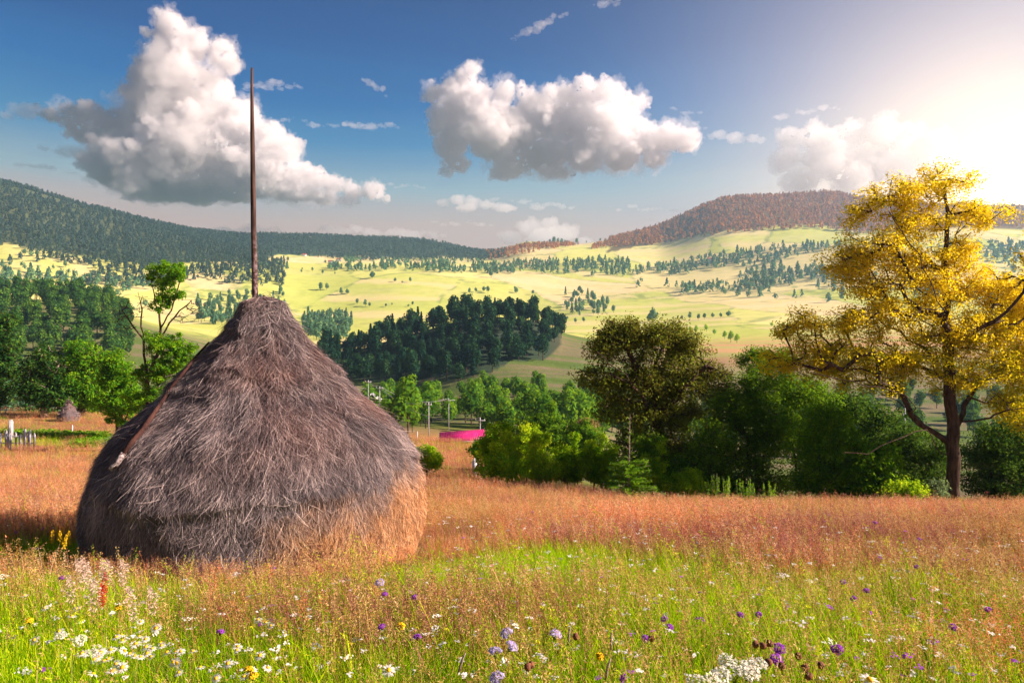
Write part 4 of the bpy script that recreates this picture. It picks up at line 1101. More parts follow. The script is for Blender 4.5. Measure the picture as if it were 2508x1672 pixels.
p2 = [(p[3][0], .62, p[3][2]), (p[2][0], .62, p[2][2]), (p[2][0], 3.2, p[1][2] - .1), (p[3][0], 3.2, p[0][2] - .1)]
b.add(q3(p2, .07, (0, .5, .85)), CUB); link('roof', b.mesh('roof'), m_roof, e)
b = MB(); W_ = x1 - x0 - .3; b.box((0, .5, .55), (W_, 4.4, 1.5)); link('wall', b.mesh('wall'), m_wall, e)
b = MB(); b.path([np.array(p[0]) + [W_ * .32, -.1, -.02], np.array(p[1]) + [0, -.1, -.02]], [.055, .055], 6); link('gutter', b.mesh('gutter'), m_white, e)
b = MB(); b.box((W_ * .3, -1.75, .5), (.9, .08, 1.1)); link('door', b.mesh('door'), m_white, e)

# utility poles
def upole(x, yb, yt, Y, arms, label, kind='utility_pole'):
    X, _, z = P(x, yb, Y); zt_ = P(x, yt, Y)[2]; zg_ = min(z, float(H(X, Y)) - .2); h = zt_ - zg_
    e = empty(kind, (X, Y, zg_), label, 'utility pole'); b = MB(); b.path([(0, 0, 0), (0, 0, h * .5), (0, 0, h)], [.10, .09, .07], 8); link('post', b.mesh('post', True), m_grey, e)
    if arms:
        b = MB(); b.box((0, -.14, h - .5), (arms, .1, .12)); link('crossarm', b.mesh('crossarm'), m_grey, e)
        b = MB()
        for s in (-.42, 0, .42): b.path([(s * arms, -.14, h - .45), (s * arms, -.14, h - .2)], [.05, .035], 6)
        link('insulators', b.mesh('insulators'), m_white, e)
    return X, Y, zt_
t1_ = upole(930, 990, 945, 150, 1.6, 'pale utility pole at the upper left of the valley, nearest the haystack')
t2_ = upole(1050, 1060, 984, 128, 1.2, 'tall thin utility pole between haystack and pink roof')
t3_ = upole(1099, 1000, 975, 175, 3.2, 'short distant pole with a long crossarm over the valley trees')
t4_ = upole(1176, 1062, 1022, 118, 1.8, 'utility pole with crossarm rising beside the right end of the pink roof')
t5_ = upole(2216, 1060, 978, 70, 0, 'thin pole seen between the limbs of the golden tree')
t6_ = upole(902, 975, 930, 160, 1.5, 'utility pole half hidden by the haystack edge')
def wire(a, c, sag, label):
    a = np.array(a); c = np.array(c); n = 24; t = np.linspace(0, 1, n)[:, None]; p = a + (c - a) * t; p[:, 2] -= sag * 4 * (t * (1 - t))[:, 0]
    o = p[0].copy(); b = MB(); b.path(p - o, [.035] * n, 4); tag(link('power_line', b.mesh('power_line'), m_wire, None, tuple(o)), label, 'wire', 'power lines over the valley')
wire(t6_, t1_, .6, 'wire between the two poles beside the haystack')
wire(t1_, t3_, 2.0, 'wire from the pale pole to the pole with the long crossarm')
wire(t1_, t4_, 3.0, 'sagging wire from the pale pole to the pole beside the pink roof')
wire((t1_[0], t1_[1], t1_[2] - .5), t2_, 1.5, 'short wire down to the tall thin pole')
wire(P(1240, 965, 300), P(1425, 884, 300), 1.0, 'bright wire slanting across the terraced field')

# cottage in the valley, a white gable
X, Y, z = spot(915, 985, 165); zt_ = P(915, 963, 165)[2]; h = max(3.5, zt_ - z)
e = empty('cottage', (X, Y, z), 'tiny cottage with a white edged gable among the valley trees', 'house')
b = MB(); hw, hz_ = 1.5, h - 1.5
b.add([[-hw, -2, 0], [hw, -2, 0], [hw, -2, hz_], [0, -2, h - .1], [-hw, -2, hz_], [-hw, 2, 0], [hw, 2, 0], [hw, 2, hz_], [0, 2, h - .1], [-hw, 2, hz_]], [[0, 1, 2, 3, 4], [9, 8, 7, 6, 5]]); b.add([[-hw, -2, 0], [hw, -2, 0], [hw, -2, hz_], [-hw, -2, hz_], [-hw, 2, 0], [hw, 2, 0], [hw, 2, hz_], [-hw, 2, hz_]], [[1, 5, 6, 2], [4, 0, 3, 7]])
link('wall', b.mesh('wall'), m_wall, e)
for s in (-1, 1):
    b = MB(); b.box((s * hw * .55, 0, h - .75), (hw * 1.62, 4.5, .14), ry=s * math.atan2(1.5, hw)); link('roof', b.mesh('roof'), m_grey, e)
    b = MB(); b.box((s * hw * .55, -2.32, h - .72), (hw * 1.66, .1, .22), ry=s * math.atan2(1.5, hw)); link('gable_trim', b.mesh('gable_trim'), m_white, e)

# village houses far off
for k, (x, y, c) in enumerate([(1020,652,0),(1060,650,0),(1160,655,0),(1185,652,1),(1230,655,1),(1270,650,1),(1290,654,0),(935,650,0),(810,645,0),(745,628,0),(830,640,0),(1320,648,1),(1740,640,1)]):
    h_ = hit(x, y, 1200, 2300)
    if not h_: continue
    e = empty('village_house', h_, 'tiny far house with white walls and a reddish roof in the village under the ridge', 'house', 'houses of the far village'); w = 11
    b = MB(); b.box((0, 0, 2.3), (w, 7, 4.6)); link('wall', b.mesh('wall'), m_white, e)
    b = MB(); b.add([[-w*.54, -4.2, 4.5], [w*.54, -4.2, 4.5], [w*.54, 4.2, 4.5], [-w*.54, 4.2, 4.5], [-w*.5, 0, 7.8], [w*.5, 0, 7.8]], [[0, 1, 5, 4], [2, 3, 4, 5], [0, 3, 2, 1]]); b.add([[-w*.54, -4.2, 4.5], [-w*.54, 4.2, 4.5], [-w*.5, 0, 7.8], [w*.54, -4.2, 4.5], [w*.54, 4.2, 4.5], [w*.5, 0, 7.8]], [[0, 2, 1], [3, 4, 5]])
    link('roof', b.mesh('roof'), simple('tile_roof', (.45, .10, .09), (.55, .16, .13), 2) if k == 0 else bpy.data.materials['tile_roof'], e)

# picket fence at the left edge
r_ = np.random.default_rng(15); fY = 50
X0, _, z0 = spot(-60, 1100, fY)
e = empty('picket_fence', (X0, fY, z0), 'weathered grey picket fence at the left edge of the meadow', 'fence')
xs = sorted(list(range(-58, 84, 12)) + [20, 24, 70, 84, 58])
for k, x in enumerate(xs):
    X = (x - CX) / F * fY - X0; hh = r_.uniform(1.0, 1.45) if x != 24 else 2.1; g = float(H(X + X0, fY)) - z0; w = r_.uniform(.10, .20)
    b = MB(); b.box((X, r_.normal() * .03, g + hh / 2), (w, .035, hh), ry=r_.normal() * .04); b.box((X, .0, g + hh + .02), (w * .55, .034, .14), ry=.1); link('picket', b.mesh('picket'), m_grey, e)
for zz in (.45, .95):
    b = MB(); b.box((((12) - CX) / F * fY - X0, .06, zz + float(H(X0 + 2, fY)) - z0), ((84 + 60) / F * fY, .05, .08)); link('rail', b.mesh('rail'), m_grey, e)
X, Y, z = spot(28, 1065, 58); e2 = MB(); e2.box((0, 0, .9), (.2, .2, 1.8)); e2.box((0, 0, 1.86), (.12, .12, .14)); tag(link('fence_post', e2.mesh('fence_post'), m_grey, None, (X, Y, z)), 'thick pale post behind the picket fence', 'post')
for x, y, Y, hh, lab in ((177,1060,66,1.0,'thin white stake in the far left meadow'), (1022,1080,80,1.2,'white stake left of the pink roof'), (1224,1176,31,.75,'short white stake in the grass before the hedge, left one'), (1241,1173,31,.85,'short white stake in the grass before the hedge, right one')):
    X, Y, z = spot(x, y, Y); b = MB(); b.box((0, 0, hh / 2), (.07, .06, hh), ry=.04); b.box((0, 0, hh + .03), (.045, .045, .07)); tag(link('stake', b.mesh('stake'), m_white, None, (X, Y, z)), lab, 'stake')
X, Y, z = spot(1162, 1165, 36); b = MB(); b.path([(0, 0, 0), (0, 0, .5), (.01, 0, .85), (0, 0, 1.02)], [.11, .14, .13, .03], 8); tag(link('boundary_stone', b.mesh('boundary_stone', True), m_white, None, (X, Y, z)), 'pale upright boundary stone left of the hedge', 'stone')
# rails at the far left
X, Y, z = spot(-10, 1012, 87); e = empty('rail_fence', (X, Y, z), 'low pale rail fence under the tree at the left edge', 'fence')
for k in range(4): b = MB(); b.box((k * .75 - 1.0, 0, .35), (.1, .1, .8), ry=.3 if k % 2 else -.2); link('post', b.mesh('post'), m_grey, e)
b = MB(); b.box((.1, 0, .55), (2.6, .06, .1), ry=-.06); link('rail', b.mesh('rail'), m_grey, e)
# row of green crops
r_ = np.random.default_rng(19)
pts = region([(-300,1058),(30,1061),(262,1068),(268,1078),(30,1072),(-300,1068)], 58, 80, .5, 55)
C = np.repeat(pts, 14, 0) + r_.normal(size=(len(pts) * 14, 3)) * [.22, .22, .12] + [0, 0, .3]
V_, Q = leaf_cards(C, .26, r_, np.tile([0, 0, 1.0], (len(C), 1)), .6, .8); me = mesh_np('crop_rows', V_, Q); add_attr(me, 'tone', np.repeat(r_.uniform(.3, .9, len(C)), 4))
tag(link('crop_rows', me, L_green), 'narrow strip of leafy green crops across the far left meadow', 'crops', None, 'stuff')
pts = region([(180,1085),(265,1080),(280,1095),(180,1098)], 48, 70, .5, 56)
if len(pts):
    C = np.repeat(pts, 14, 0) + r_.normal(size=(len(pts) * 14, 3)) * [.25, .25, .12] + [0, 0, .2]; V_, Q = leaf_cards(C, .22, r_, None, .6, .6); me = mesh_np('nettles', V_, Q); add_attr(me, 'tone', np.repeat(r_.uniform(.1, .6, len(C)), 4))
    tag(link('nettles', me, L_green), 'low dark green growth beside the left flank of the haystack', 'ground cover', None, 'stuff')
# ---------------------------------------------------------------- meadow grass and flowers
def blade_strip(base, tip, bend, w, r_, n=3, w1=.25):
    """bent tapering strips: base, tip (k,3), bend vector (k,3)"""
    k = len(base); t = np.linspace(0, 1, n + 1)[None, :, None]
    Pm = base[:, None] * (1 - t) ** 2 + 2 * (base + (tip - base) * .55 - bend)[:, None] * t * (1 - t) + tip[:, None] * t ** 2
    a = r_.uniform(0, 2 * np.pi, k); side = np.stack([np.cos(a), np.sin(a), np.zeros(k)], 1)
    ww = (w * r_.uniform(.6, 1.4, k))[:, None, None] * np.linspace(1, w1, n + 1)[None, :, None]
    V_ = np.concatenate([Pm - side[:, None] * ww / 2, Pm + side[:, None] * ww / 2], 1)
    q = np.array([[s, s + 1, n + 2 + s, n + 1 + s] for s in range(n)])
    return V_.reshape(-1, 3), (q[None] + (np.arange(k) * 2 * (n + 1))[:, None, None]).reshape(-1, 4), Pm
def grass_mat(name, stops, trans=.35, var=.5):
    m, T, out = mat_new(name)
    at = T.node('ShaderNodeAttribute'); at.attribute_name = 'tone'
    oi = T.node('ShaderNodeObjectInfo')
    v = T.math('ADD', at.outputs['Fac'], T.math('MULTIPLY', T.math('SUBTRACT', oi.outputs['Random'], .5), var), clamp=True)
    c = T.ramp(v, stops)
    d = T.node('ShaderNodeBsdfDiffuse'); T.l.new(c, d.inputs[0]); t = T.node('ShaderNodeBsdfTranslucent'); T.l.new(c, t.inputs[0])
    mx = T.node('ShaderNodeMixShader'); mx.inputs[0].default_value = trans; T.l.new(d.outputs[0], mx.inputs[1]); T.l.new(t.outputs[0], mx.inputs[2]); T.l.new(mx.outputs[0], out.inputs[0])
    return m
G_green = grass_mat('grass_green', [(0, (.10, .30, .004)), (.4, (.34, .60, .006)), (.75, (.66, .78, .012)), (1, (.85, .75, .05))], .45)
G_straw = grass_mat('grass_straw', [(0, (.16, .07, .02)), (.4, (.42, .22, .06)), (.75, (.62, .40, .13)), (1, (.75, .55, .25))], .35)
G_pink = grass_mat('grass_pink', [(0, (.30, .05, .02)), (.4, (.74, .20, .08)), (.7, (.92, .40, .17)), (1, (.97, .70, .44))], .35)
G_plum = grass_mat('grass_plum', [(0, (.12, .03, .03)), (.5, (.34, .10, .09)), (1, (.62, .30, .24))], .35)
protos = bpy.data.collections.new('grass_tufts')
def tuft(kind, k, r_):
    b = []
    if kind == 'green':      nb, h, mats, heads, sp = 40, (.08, .27), G_green, 0, .10
    elif kind == 'mixed':    nb, h, mats, heads, sp = 24, (.10, .26), G_straw, 3, .12
    elif kind == 'pink':     nb, h, mats, heads, sp = 8, (.12, .24), G_pink, 10, .13
    elif kind == 'broad':    nb, h, mats, heads, sp = 14, (.10, .30), G_green, 2, .10
    elif kind == 'plum':     nb, h, mats, heads, sp = 10, (.10, .22), G_plum, 9, .14
    elif kind == 'straw':    nb, h, mats, heads, sp = 10, (.12, .26), G_straw, 8, .13
    mb_ = MB()
    base = np.concatenate([r_.normal(size=(nb, 2)) * sp, np.full((nb, 1), -.03)], 1)
    L = r_.uniform(*h, nb); lean = r_.normal(size=(nb, 2)) * .30 + [-.06, 0]
    tip = base + np.stack([lean[:, 0] * L, lean[:, 1] * L, L], 1)
    bend = np.concatenate([lean * L[:, None] * .5, np.zeros((nb, 1))], 1)
    V_, Q, _ = blade_strip(base, tip, bend * (1.6 if kind == 'broad' else 1), .013 if kind == 'broad' else .0050, r_)
    mb_.add(V_, Q, np.repeat(r_.uniform(.1, .75, nb), 8))
    if heads:
        base = np.concatenate([r_.normal(size=(heads, 2)) * sp, np.full((heads, 1), 0.0)], 1)
        L = r_.uniform(h[1] * .85, h[1] * 1.5, heads); lean = r_.normal(size=(heads, 2)) * .16 + [-.10, 0]
        tip = base + np.stack([lean[:, 0] * L, lean[:, 1] * L, L], 1)
        V_, Q, Pm = blade_strip(base, tip, np.concatenate([lean * L[:, None] * .6, np.zeros((heads, 1))], 1), .0028, r_, 4, .6)
        mb_.add(V_, Q, np.repeat(r_.uniform(.3, .8, heads), 10))
        for q in range(heads):                       # panicle of tiny spikelets along the top of the stalk
            d = (Pm[q, -1] - Pm[q, -2]); d /= np.linalg.norm(d); n = int(r_.integers(22, 36)); s = r_.uniform(0, 1, n); hl = r_.uniform(.07, .14)
            wd = .009 * np.sin(np.pi * np.clip(.15 + s * .8, 0, 1)) + .003
            C = Pm[q, -1] - d * hl * .35 + d * hl * s[:, None] + r_.normal(size=(n, 3)) * wd[:, None]
            Vc, Qc = leaf_cards(C, .011, r_, None, .5, .30); mb_.add(Vc, Qc, np.repeat(r_.uniform(.35, 1.0, n), 4))
    me = mb_.mesh('tuft', attr='tone'); me.materials.append(mats)
    o = bpy.data.objects.new('tuft_%02d' % k, me); protos.objects.link(o)
KIND = []
r_ = np.random.default_rng(66)
for kind, n in (('green', 5), ('mixed', 4), ('pink', 5), ('straw', 4), ('plum', 4), ('broad', 4)):
    for q in range(n): tuft(kind, len(KIND), r_); KIND.append(kind)
KIDX = {k: [i for i, q in enumerate(KIND) if q == k] for k in set(KIND)}

# where tufts stand: thinning with distance, kept inside what the lens and a step aside can see
def tuft_points(Y0, Y1, dens, seed, s0, s1, xl=-900, xr=3400):
    r_ = np.random.default_rng(seed)
    n = int((Y1 - Y0) * ((xr - xl) / F * (Y0 + Y1) / 2) * dens)
    Y = np.sqrt(r_.uniform(Y0 ** 2, Y1 ** 2, n)); X = (r_.uniform(xl, xr, n) - CX) / F * Y
    k = (np.hypot(X - HX - .14, Y - HY) > 1.80)
    X, Y = X[k], Y[k]
    return X, Y, r_.uniform(s0, s1, len(X))
sets = [tuft_points(1.7, 5, 150, 1, .8, 1.15, -2000, 4600), tuft_points(5, 9, 110, 2, .85, 1.2), tuft_points(9, 15, 60, 3, .9, 1.3), tuft_points(15, 24, 30, 4, 1.0, 1.4), tuft_points(24, 36, 14, 5, 1.1, 1.6, -500, 2900),
        tuft_points(36, 92, 2.2, 6, 1.3, 2.1, -300, 1300)]
X = np.concatenate([s[0] for s in sets]); Y = np.concatenate([s[1] for s in sets]); S = np.concatenate([s[2] for s in sets]); N = len(X)
r_ = np.random.default_rng(9)
pinkness = np.interp(Y, [2, 4, 5.2, 6.1, 7, 60, 95], [.02, .08, .22, .74, 1.06, 1.0, .9]) + .75 * fbm(X / 1.5, Y / 1.0, 3, 50)
greenness = .55 + .45 * fbm(X / 1.3 + 9, Y / 1.3, 3, 53)
gz = np.exp(-((X - .1) / 1.3) ** 2 - ((Y - 5.9) / .7) ** 2) * 1.1 + np.exp(-((X + 4.6) / 1.5) ** 2 - ((Y - 7.0) / 1.1) ** 2) * .9 + np.exp(-((X + 2.4) / .9) ** 2 - ((Y - 2.9) / .8) ** 2) * .8  # patch left of the haystack: green tufts stand for its cast shadow
gz = gz + np.where((Y > 52) & (Y < 62) & (X < -20), .8, 0)
pinkness -= gz; u = r_.uniform(0, 1, N)
pk = np.clip(pinkness, 0, 1) * .70
kind = np.where(u < pk, 0, np.where(u < pk + .11 - .13 * np.clip(gz, 0, 1), 1, np.where((u > .88) & (gz < .4), 2, 3)))
plum = (kind == 0) & (fbm(X / 2.2 + 40, Y / 1.5, 3, 71) + r_.normal(size=N) * .25 > .12); kind = np.where(plum, 4, kind)
pale = (kind == 0) & (fbm(X / 1.4 + 80, Y / 2.5, 3, 75) + r_.normal(size=N) * .3 > .2); kind = np.where(pale, 1, kind)
kind = np.where((kind == 3) & (r_.uniform(0, 1, N) < .13), 5, kind)
names_ = ['pink', 'straw', 'mixed', 'green', 'plum', 'broad']
pick = np.zeros(N, np.int32)
for q, nm in enumerate(names_):
    k = kind == q; pick[k] = r_.choice(KIDX[nm], k.sum())
pm = bpy.data.meshes.new('meadow_grass'); pm.vertices.add(N)
pm.vertices.foreach_set('co', np.stack([X, Y, H(X, Y)], 1).astype(np.float32).ravel())
a = pm.attributes.new('pick', 'INT', 'POINT'); a.data.foreach_set('value', pick)
dh = np.hypot(X - HX - .14, Y - HY)
add_attr(pm, 'siz', S * np.where(kind == 3, 1 + .15 * gz, 1) * np.interp(dh, [1.8, 2.4, 3.2], [.40, .55, 1.0]) * (1 + .35 * fbm(X / .8, Y / .8, 3, 61))); add_attr(pm, 'ang', r_.uniform(-.9, .9, N))
mg = link('meadow_grass', pm); tag(mg, 'tall meadow grass, green below and pinkish with seed heads above', 'grass', None, 'stuff')
ng = bpy.data.node_groups.new('scatter', 'GeometryNodeTree')
ng.interface.new_socket('Geometry', in_out='INPUT', socket_type='NodeSocketGeometry'); ng.interface.new_socket('Geometry', in_out='OUTPUT', socket_type='NodeSocketGeometry')
gi = ng.nodes.new('NodeGroupInput'); go = ng.nodes.new('NodeGroupOutput'); iop = ng.nodes.new('GeometryNodeInstanceOnPoints'); m2p = ng.nodes.new('GeometryNodeMeshToPoints')
ci = ng.nodes.new('GeometryNodeCollectionInfo'); ci.inputs['Collection'].default_value = protos; ci.inputs['Separate Children'].default_value = True; ci.inputs['Reset Children'].default_value = True
def na_(name, typ):
    n = ng.nodes.new('GeometryNodeInputNamedAttribute'); n.data_type = typ; n.inputs['Name'].default_value = name; return n.outputs['Attribute']
cb = ng.nodes.new('ShaderNodeCombineXYZ'); ng.links.new(na_('ang', 'FLOAT'), cb.inputs['Z'])
ng.links.new(gi.outputs[0], m2p.inputs[0]); ng.links.new(m2p.outputs[0], iop.inputs['Points']); ng.links.new(ci.outputs[0], iop.inputs['Instance'])
iop.inputs['Pick Instance'].default_value = True; ng.links.new(na_('pick', 'INT'), iop.inputs['Instance Index']); ng.links.new(cb.outputs[0], iop.inputs['Rotation']); ng.links.new(na_('siz', 'FLOAT'), iop.inputs['Scale'])
ng.links.new(iop.outputs[0], go.inputs[0])
mg.modifiers.new('scatter', 'NODES').node_group = ng

# flowers
def petal(name, c):
    m, T, out = mat_new(name); co = T.node('ShaderNodeTexCoord').outputs['Object']
    st = T.node('ShaderNodeAttribute'); st.attribute_name = 'tone'
    col = T.mix(T.maprange(T.noise(co, 60, 3), .3, .7), c + (1,), tuple(v * .8 for v in c) + (1,))
    col = T.mix(st.outputs['Fac'], col, (.12, .2, .02, 1))
    d = T.node('ShaderNodeBsdfDiffuse'); T.l.new(col, d.inputs[0]); t = T.node('ShaderNodeBsdfTranslucent'); T.l.new(col, t.inputs[0])
    mx = T.node('ShaderNodeMixShader'); mx.inputs[0].default_value = .42; T.l.new(d.outputs[0], mx.inputs[1]); T.l.new(t.outputs[0], mx.inputs[2]); T.l.new(mx.outputs[0], out.inputs[0]); return m
m_pet = petal('petals_white', (.95, .93, .90)); m_eye = simple('daisy_eye', (.75, .38, .01), (.85, .5, .02), 60)
m_umb = petal('umbel_white', (.95, .94, .82)); m_pur = petal('knapweed_purple', (.50, .12, .72)); m_lil = petal('scabious_lilac', (.72, .62, .95))
m_bro = simple('seed_brown', (.09, .035, .02), (.25, .10, .05), 50); m_yel = simple('yellow_bloom', (.8, .5, .01), (.9, .62, .02), 50); m_stem = simple('stem_green', (.07, .13, .012), (.20, .24, .03), 20, .9, spec=0.0)
m_cot = petal('seed_fluff', (.92, .70, .58)); m_red = simple('sorrel_red', (.45, .03, .02), (.62, .07, .04), 30); m_cat = simple('timothy', (.20, .15, .12), (.42, .34, .26), 60)
def bloom(kind, r_):
    """meshes of a flower whose head is at the origin; list of (part, mesh, material)"""
    L = []
    if kind == 'daisy':
        n = 18; b = MB()
        for k in range(n):
            a = k / n * 6.283 + r_.normal() * .04; d = np.array([math.cos(a), math.sin(a), 0]); s = np.array([-d[1], d[0], 0]); l = .024 * r_.uniform(.85, 1.1); z = r_.normal() * .002
            b.add([d * .006, d * l * .6 - s * .0032 + [0, 0, z], d * l + [0, 0, z - .003], d * l * .6 + s * .0032 + [0, 0, z]], [[0, 1, 2, 3]])
        L.append(('petals', b.mesh('petals'), m_pet)); b = MB(); b.add(ico(1)[0] * [.0085, .0085, .005] + [0, 0, .002], ico(1)[1]); L.append(('eye', b.mesh('eye'), m_eye))
    elif kind == 'umbel':
        b = MB()
        for k in range(60):
            a = r_.uniform(0, 6.283); q = .042 * math.sqrt(r_.uniform(0, 1)); V_, Q = leaf_cards(np.array([[math.cos(a) * q, math.sin(a) * q, .004 - q * q * 6 + r_.normal() * .003]] * 2), .012, r_, np.tile([0, 0, 1.0], (2, 1)), .5, .9); b.add(V_, Q)
        L.append(('florets', b.mesh('florets'), m_umb)); b = MB()
        for k in range(9): a = k / 9 * 6.283; b.path([(0, 0, -.05), (math.cos(a) * .028, math.sin(a) * .028, -.004)], [.0012, .0009], 4)
        L.append(('rays', b.mesh('rays'), m_stem))
    elif kind in ('knapweed', 'scabious', 'yellow'):
        mt = {'knapweed': m_pur, 'scabious': m_lil, 'yellow': m_yel}[kind]; C = r_.normal(size=(70, 3)); C /= np.linalg.norm(C, axis=1, keepdims=True); C[:, 2] = np.abs(C[:, 2]); R = {'knapweed': .016, 'scabious': .018, 'yellow': .012}[kind]
        V_, Q = leaf_cards(C * [R, R, R * .8], .013, r_, C, .5, .4); b = MB(); b.add(V_, Q); L.append(('florets', b.mesh('florets'), mt))
        b = MB(); b.add(ico(1)[0] * [.008, .008, .010] + [0, 0, -.006], ico(1)[1]); L.append(('bud', b.mesh('bud'), m_bro if kind == 'knapweed' else m_stem))
    elif kind == 'seed':
        b = MB(); b.add(ico(2)[0] * (1 + .2 * r_.normal(size=(len(IV), 1))) * .014, IFC); L.append(('seed_head', b.mesh('seed_head'), m_bro))
    elif kind == 'timothy':
        b = MB(); b.path([(0, 0, -.09), (.004, 0, -.04), (.012, 0, .01), (.024, 0, .05)], [.006, .0085, .008, .003], 7); L.append(('seed_head', b.mesh('seed_head', True), m_cat))
    elif kind in ('fluff', 'sorrel', 'goldenrod'):
        mt = {'fluff': m_cot, 'sorrel': m_red, 'goldenrod': m_yel}[kind]; n = 150; s = r_.uniform(0, 1, n); a = r_.uniform(0, 6.283, n); q = (.032 if kind == 'fluff' else .02) * np.sin(np.pi * (.1 + .85 * s)) * r_.uniform(.2, 1.2, n)
        C = np.stack([np.cos(a) * q, np.sin(a) * q, s * .15 - .08], 1); V_, Q = leaf_cards(C, .013, r_, None, .5, .45); b = MB(); b.add(V_, Q); L.append(('plume', b.mesh('plume'), mt))
    return L
BL = {k: [bloom(k, np.random.default_rng(200 + 3 * i + j)) for j in range(2)] for i, k in enumerate(('daisy', 'umbel', 'knapweed', 'scabious', 'yellow', 'seed', 'timothy', 'fluff', 'sorrel', 'goldenrod'))}
STEM = MB(); STEM.path([(0, 0, -.62), (.012, .004, -.3), (0, 0, 0)], [.0015, .0012, .0009], 5); stem_me = STEM.mesh('stem'); stem_me.materials.append(m_stem)
for v in BL.values():
    for w in v:
        for _, me, mt in w: me.materials.append(mt)
NAMES = {'daisy': ('daisy', 'flower'), 'umbel': ('yarrow', 'flower'), 'knapweed': ('knapweed', 'flower'), 'scabious': ('scabious', 'flower'), 'yellow': ('hawkweed', 'flower'), 'seed': ('dry_seed_head', 'seed head'),
         'timothy': ('timothy_grass', 'grass stalk'), 'fluff': ('feathery_plant', 'plant'), 'sorrel': ('red_sorrel', 'plant'), 'goldenrod': ('yellow_bedstraw', 'plant')}
rf = np.random.default_rng(404)
def on_meadow(x, y, hh):
    """where the line of sight through (x, y) is hh above the ground"""
    Yk = np.linspace(1.9, 30, 1200); X = (x - CX) / F * Yk; d = H(X, Yk) + hh - (CY - y) / F * Yk
    w = np.where(d > 0)[0]
    if len(w) == 0: return None
    i = w[0]; return X[i], Yk[i], (CY - y) / F * Yk[i]
def flower(kind, x, y, label, group, hh=.34, s=1.0, tilt=None):
    p = on_meadow(x, y, hh)
    if p is None: return
    nm, cat = NAMES[kind]; e = empty(nm, p, label, cat, group); e.rotation_euler = ((rf.normal() * .28 + .25) if tilt is None else tilt, rf.normal() * .28 if tilt is None else rf.normal() * .1, rf.uniform(0, 6.28) if tilt is None else 0); e.scale = (s, s, s)
    if kind != 'timothy' and tilt is None: e.rotation_euler[2] = rf.uniform(-.8, .8)
    link('stem', stem_me, None, e)
    for part, me, mt in BL[kind][int(rf.integers(0, 2))]: link(part, me, None, e)
# the ones that can be singled out, at their photo pixels
flower('daisy', 382, 1537, 'largest daisy facing the camera alone above the lower left drift', None, .36, 1.15, .75)
flower('daisy', 2130, 1664, 'big flat white daisy cut by the bottom edge at the right', None, .37, 1.5, .3)
flower('daisy', 952, 1640, 'lone white daisy near the bottom edge below the haystack corner', None, .37, 1.2, .5)
for x, y in ((220,1597),(195,1568),(150,1555),(10,1410)): flower('umbel', x, y, 'flat white yarrow head on the left near the daisy drift', 'yarrow left of the daisy drift', .36, .65)
D1 = [(330,1572),(355,1580),(375,1585),(398,1580),(340,1520),(300,1555),(250,1600),(262,1612),(285,1625),(240,1605),(320,1600),(345,1605),(360,1598),(410,1600),(430,1590),(180,1510),(108,1485),(58,1458),(188,1490),(200,1487),(145,1543),(85,1562),(300,1633),(275,1640),(230,1612),(445,1595),(385,1575),(250,1620),(310,1590),(355,1567),(288,1563),(465,1585),(300,1570),(205,1600),(330,1610),(270,1590),(240,1590),(370,1607),(585,1580),(650,1527),(660,1530),(630,1520),(645,1605),(655,1630),(600,1660),(620,1640),(582,1588),(530,1660),(440,1625),(420,1615),(435,1645),(230,1648),(490,1636),(340,1560),(560,1625)]
for x, y in D1: flower('daisy', x + rf.normal() * 3, y + rf.normal() * 3, 'white daisy in the crowded drift at the lower left', 'daisies of the lower left drift', .34, rf.uniform(.8, 1.1))
for x, y in ((1780,1615),(1795,1640),(1830,1628),(1850,1625),(1835,1645),(1750,1662),(1765,1655),(1705,1662)): flower('umbel', x, y, 'creamy yarrow head in the cluster at the bottom right', 'yarrow cluster at the bottom right', .42, rf.uniform(.75, 1.05))
for x, y in ((1908,1590),(1900,1615),(2050,1592)): flower('knapweed', x, y, 'purple knapweed bloom close to the bottom right yarrow', 'purple knapweed near the yarrow cluster', .37, 1.35)
for x, y in ((1015,1462),(942,1455),(1812,1505),(1858,1505),(2420,1493),(2333,1535),(1627,1516),(1022,1560),(935,1535),(1580,1563),(152,1415),(540,1548),(2025,1257),(2030,1262),(2143,1280),(1304,1254),(2065,1425),(2245,1388),(1528,1660),(2122,1446),(2090,1466),(1640,1535)):
    flower('knapweed', x, y, 'purple knapweed bloom scattered in the meadow right of the haystack' if x > 700 else 'purple knapweed bloom in front of the haystack on the left', 'purple knapweed in the meadow' if x > 700 else 'knapweed left', .37, .9 if y > 1350 else 1.2)
for x, y in ((1242,1552),(1252,1585),(1213,1598),(1360,1555),(1218,1662),(930,1428)): flower('scabious', x, y, 'pale lilac scabious in the lower middle of the meadow', 'lilac scabious in the meadow', .37, 1.4)
for x, y in ((1292,1632),(1300,1628),(1850,1577),(1868,1580),(1885,1575),(1955,1605),(1972,1635),(1980,1655),(2010,1628),(1882,1620),(1915,1630),(1595,1562),(1410,1558)): flower('seed', x, y, 'round brown dry seed head near the bottom edge', 'dry seed heads near the bottom edge', .38, 1.0)
for x, y in ((1493,1560),(1390,1550),(1128,1615),(1485,1630)): flower('timothy', x, y, 'dark cylindrical grass spike standing out in the lower middle', 'dark grass spikes', .42, .6, .15)
for x, y in ((195,1405),(215,1410),(262,1400),(305,1405),(170,1440),(320,1475),(370,1468),(230,1455),(207,1392),(250,1395),(298,1395)): flower('fluff', x, y, 'pale pink feathery seed plume in front of the haystack on the left', 'feathery plumes by the haystack', .37, rf.uniform(1.0, 1.35), .05)
for x, y in ((258,1425),(252,1450),(248,1458)): flower('sorrel', x, y, 'deep red sorrel spike among the pale plumes', 'red sorrel among the plumes', .36, .85, .1)
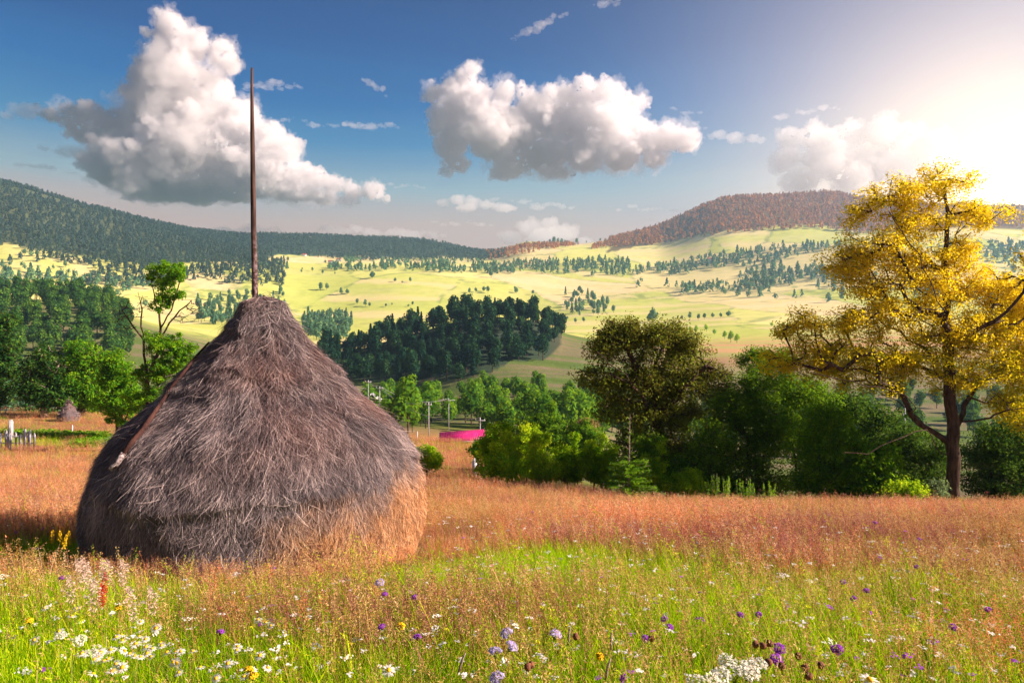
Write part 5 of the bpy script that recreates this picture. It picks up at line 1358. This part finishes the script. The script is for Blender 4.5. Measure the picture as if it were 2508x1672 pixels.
for x, y in ((140,1300),(155,1305),(165,1290),(170,1315),(148,1315),(160,1325),(128,1312)): flower('goldenrod', x, y, 'yellow flowering spike at the left foot of the haystack', 'yellow bedstraw by the haystack foot', .36, .85, .05)
for x, y in ((290,1488),(72,1520),(983,1533),(1468,1607),(620,1655),(610,1640)): flower('yellow', x, y, 'small yellow hawkweed bloom in the near meadow', 'yellow hawkweed', .34, 1.2)
# the countless small white, lilac and yellow specks further off
rs = np.random.default_rng(505); specks = {'white_flowers': [], 'purple_flowers': []}
def sp(n, x0, x1, y0, y1, key, clus=.0):
    for _ in range(n):
        x = rs.uniform(x0, x1); y = y0 + (y1 - y0) * rs.uniform(0, 1) ** 1.1; p = on_meadow(x, y, rs.uniform(.26, .38))
        if p is not None and math.hypot(p[0] - HX, p[1] - HY) > 2.05: specks[key].append(p)
sp(190, 1000, 2508, 1390, 1660, 'white_flowers'); sp(120, 0, 1000, 1400, 1660, 'white_flowers'); sp(260, 1040, 2508, 1235, 1400, 'white_flowers'); sp(70, 1400, 1850, 1250, 1290, 'white_flowers'); sp(80, 0, 200, 1130, 1300, 'white_flowers'); sp(60, 1050, 1300, 1180, 1300, 'white_flowers')
sp(50, 1040, 2508, 1230, 1660, 'purple_flowers'); sp(14, 0, 700, 1180, 1660, 'purple_flowers')
for key, mt in (('white_flowers', m_pet), ('purple_flowers', m_pur)):
    b = MB()
    for p in specks[key]:
        p = np.array(p); k = max(1.0, (p[1] / 8) ** .5); n = 9; R = rs.uniform(.006, .013) * k; N_ = rs.normal(size=3) * .35 + [0, -.35, 1]; C = p + rs.normal(size=(n, 3)) * [R, R, R * .3]
        V_, Q = leaf_cards(C, R * 1.1, rs, np.tile(N_, (n, 1)), .3, .7); b.add(V_, Q); b.path([p - [0, 0, .22], p], [.0009, .0007], 3, 1.0)
    tag(link(key, b.mesh(key, attr='tone'), mt), 'countless small white blooms sprinkled through the meadow grass' if key[0] == 'w' else 'small purple blooms sprinkled through the meadow grass', 'flowers', None, 'stuff')
# ---------------------------------------------------------------- haze
hm, T, out = mat_new('haze')
pv = T.node('ShaderNodeVolumePrincipled')
pv.inputs['Color'].default_value = (0.42, 0.70, 1.0, 1)
pv.inputs['Density'].default_value = 0.00015
pv.inputs['Anisotropy'].default_value = 0.5
T.l.new(pv.outputs[0], out.inputs['Volume'])
hz = MB(); hz.box((0, 3600, 232), (15000, 7600, 656))
tag(link('haze', hz.mesh('haze'), hm), 'pale blue haze filling the valley air', 'haze', None, 'stuff')
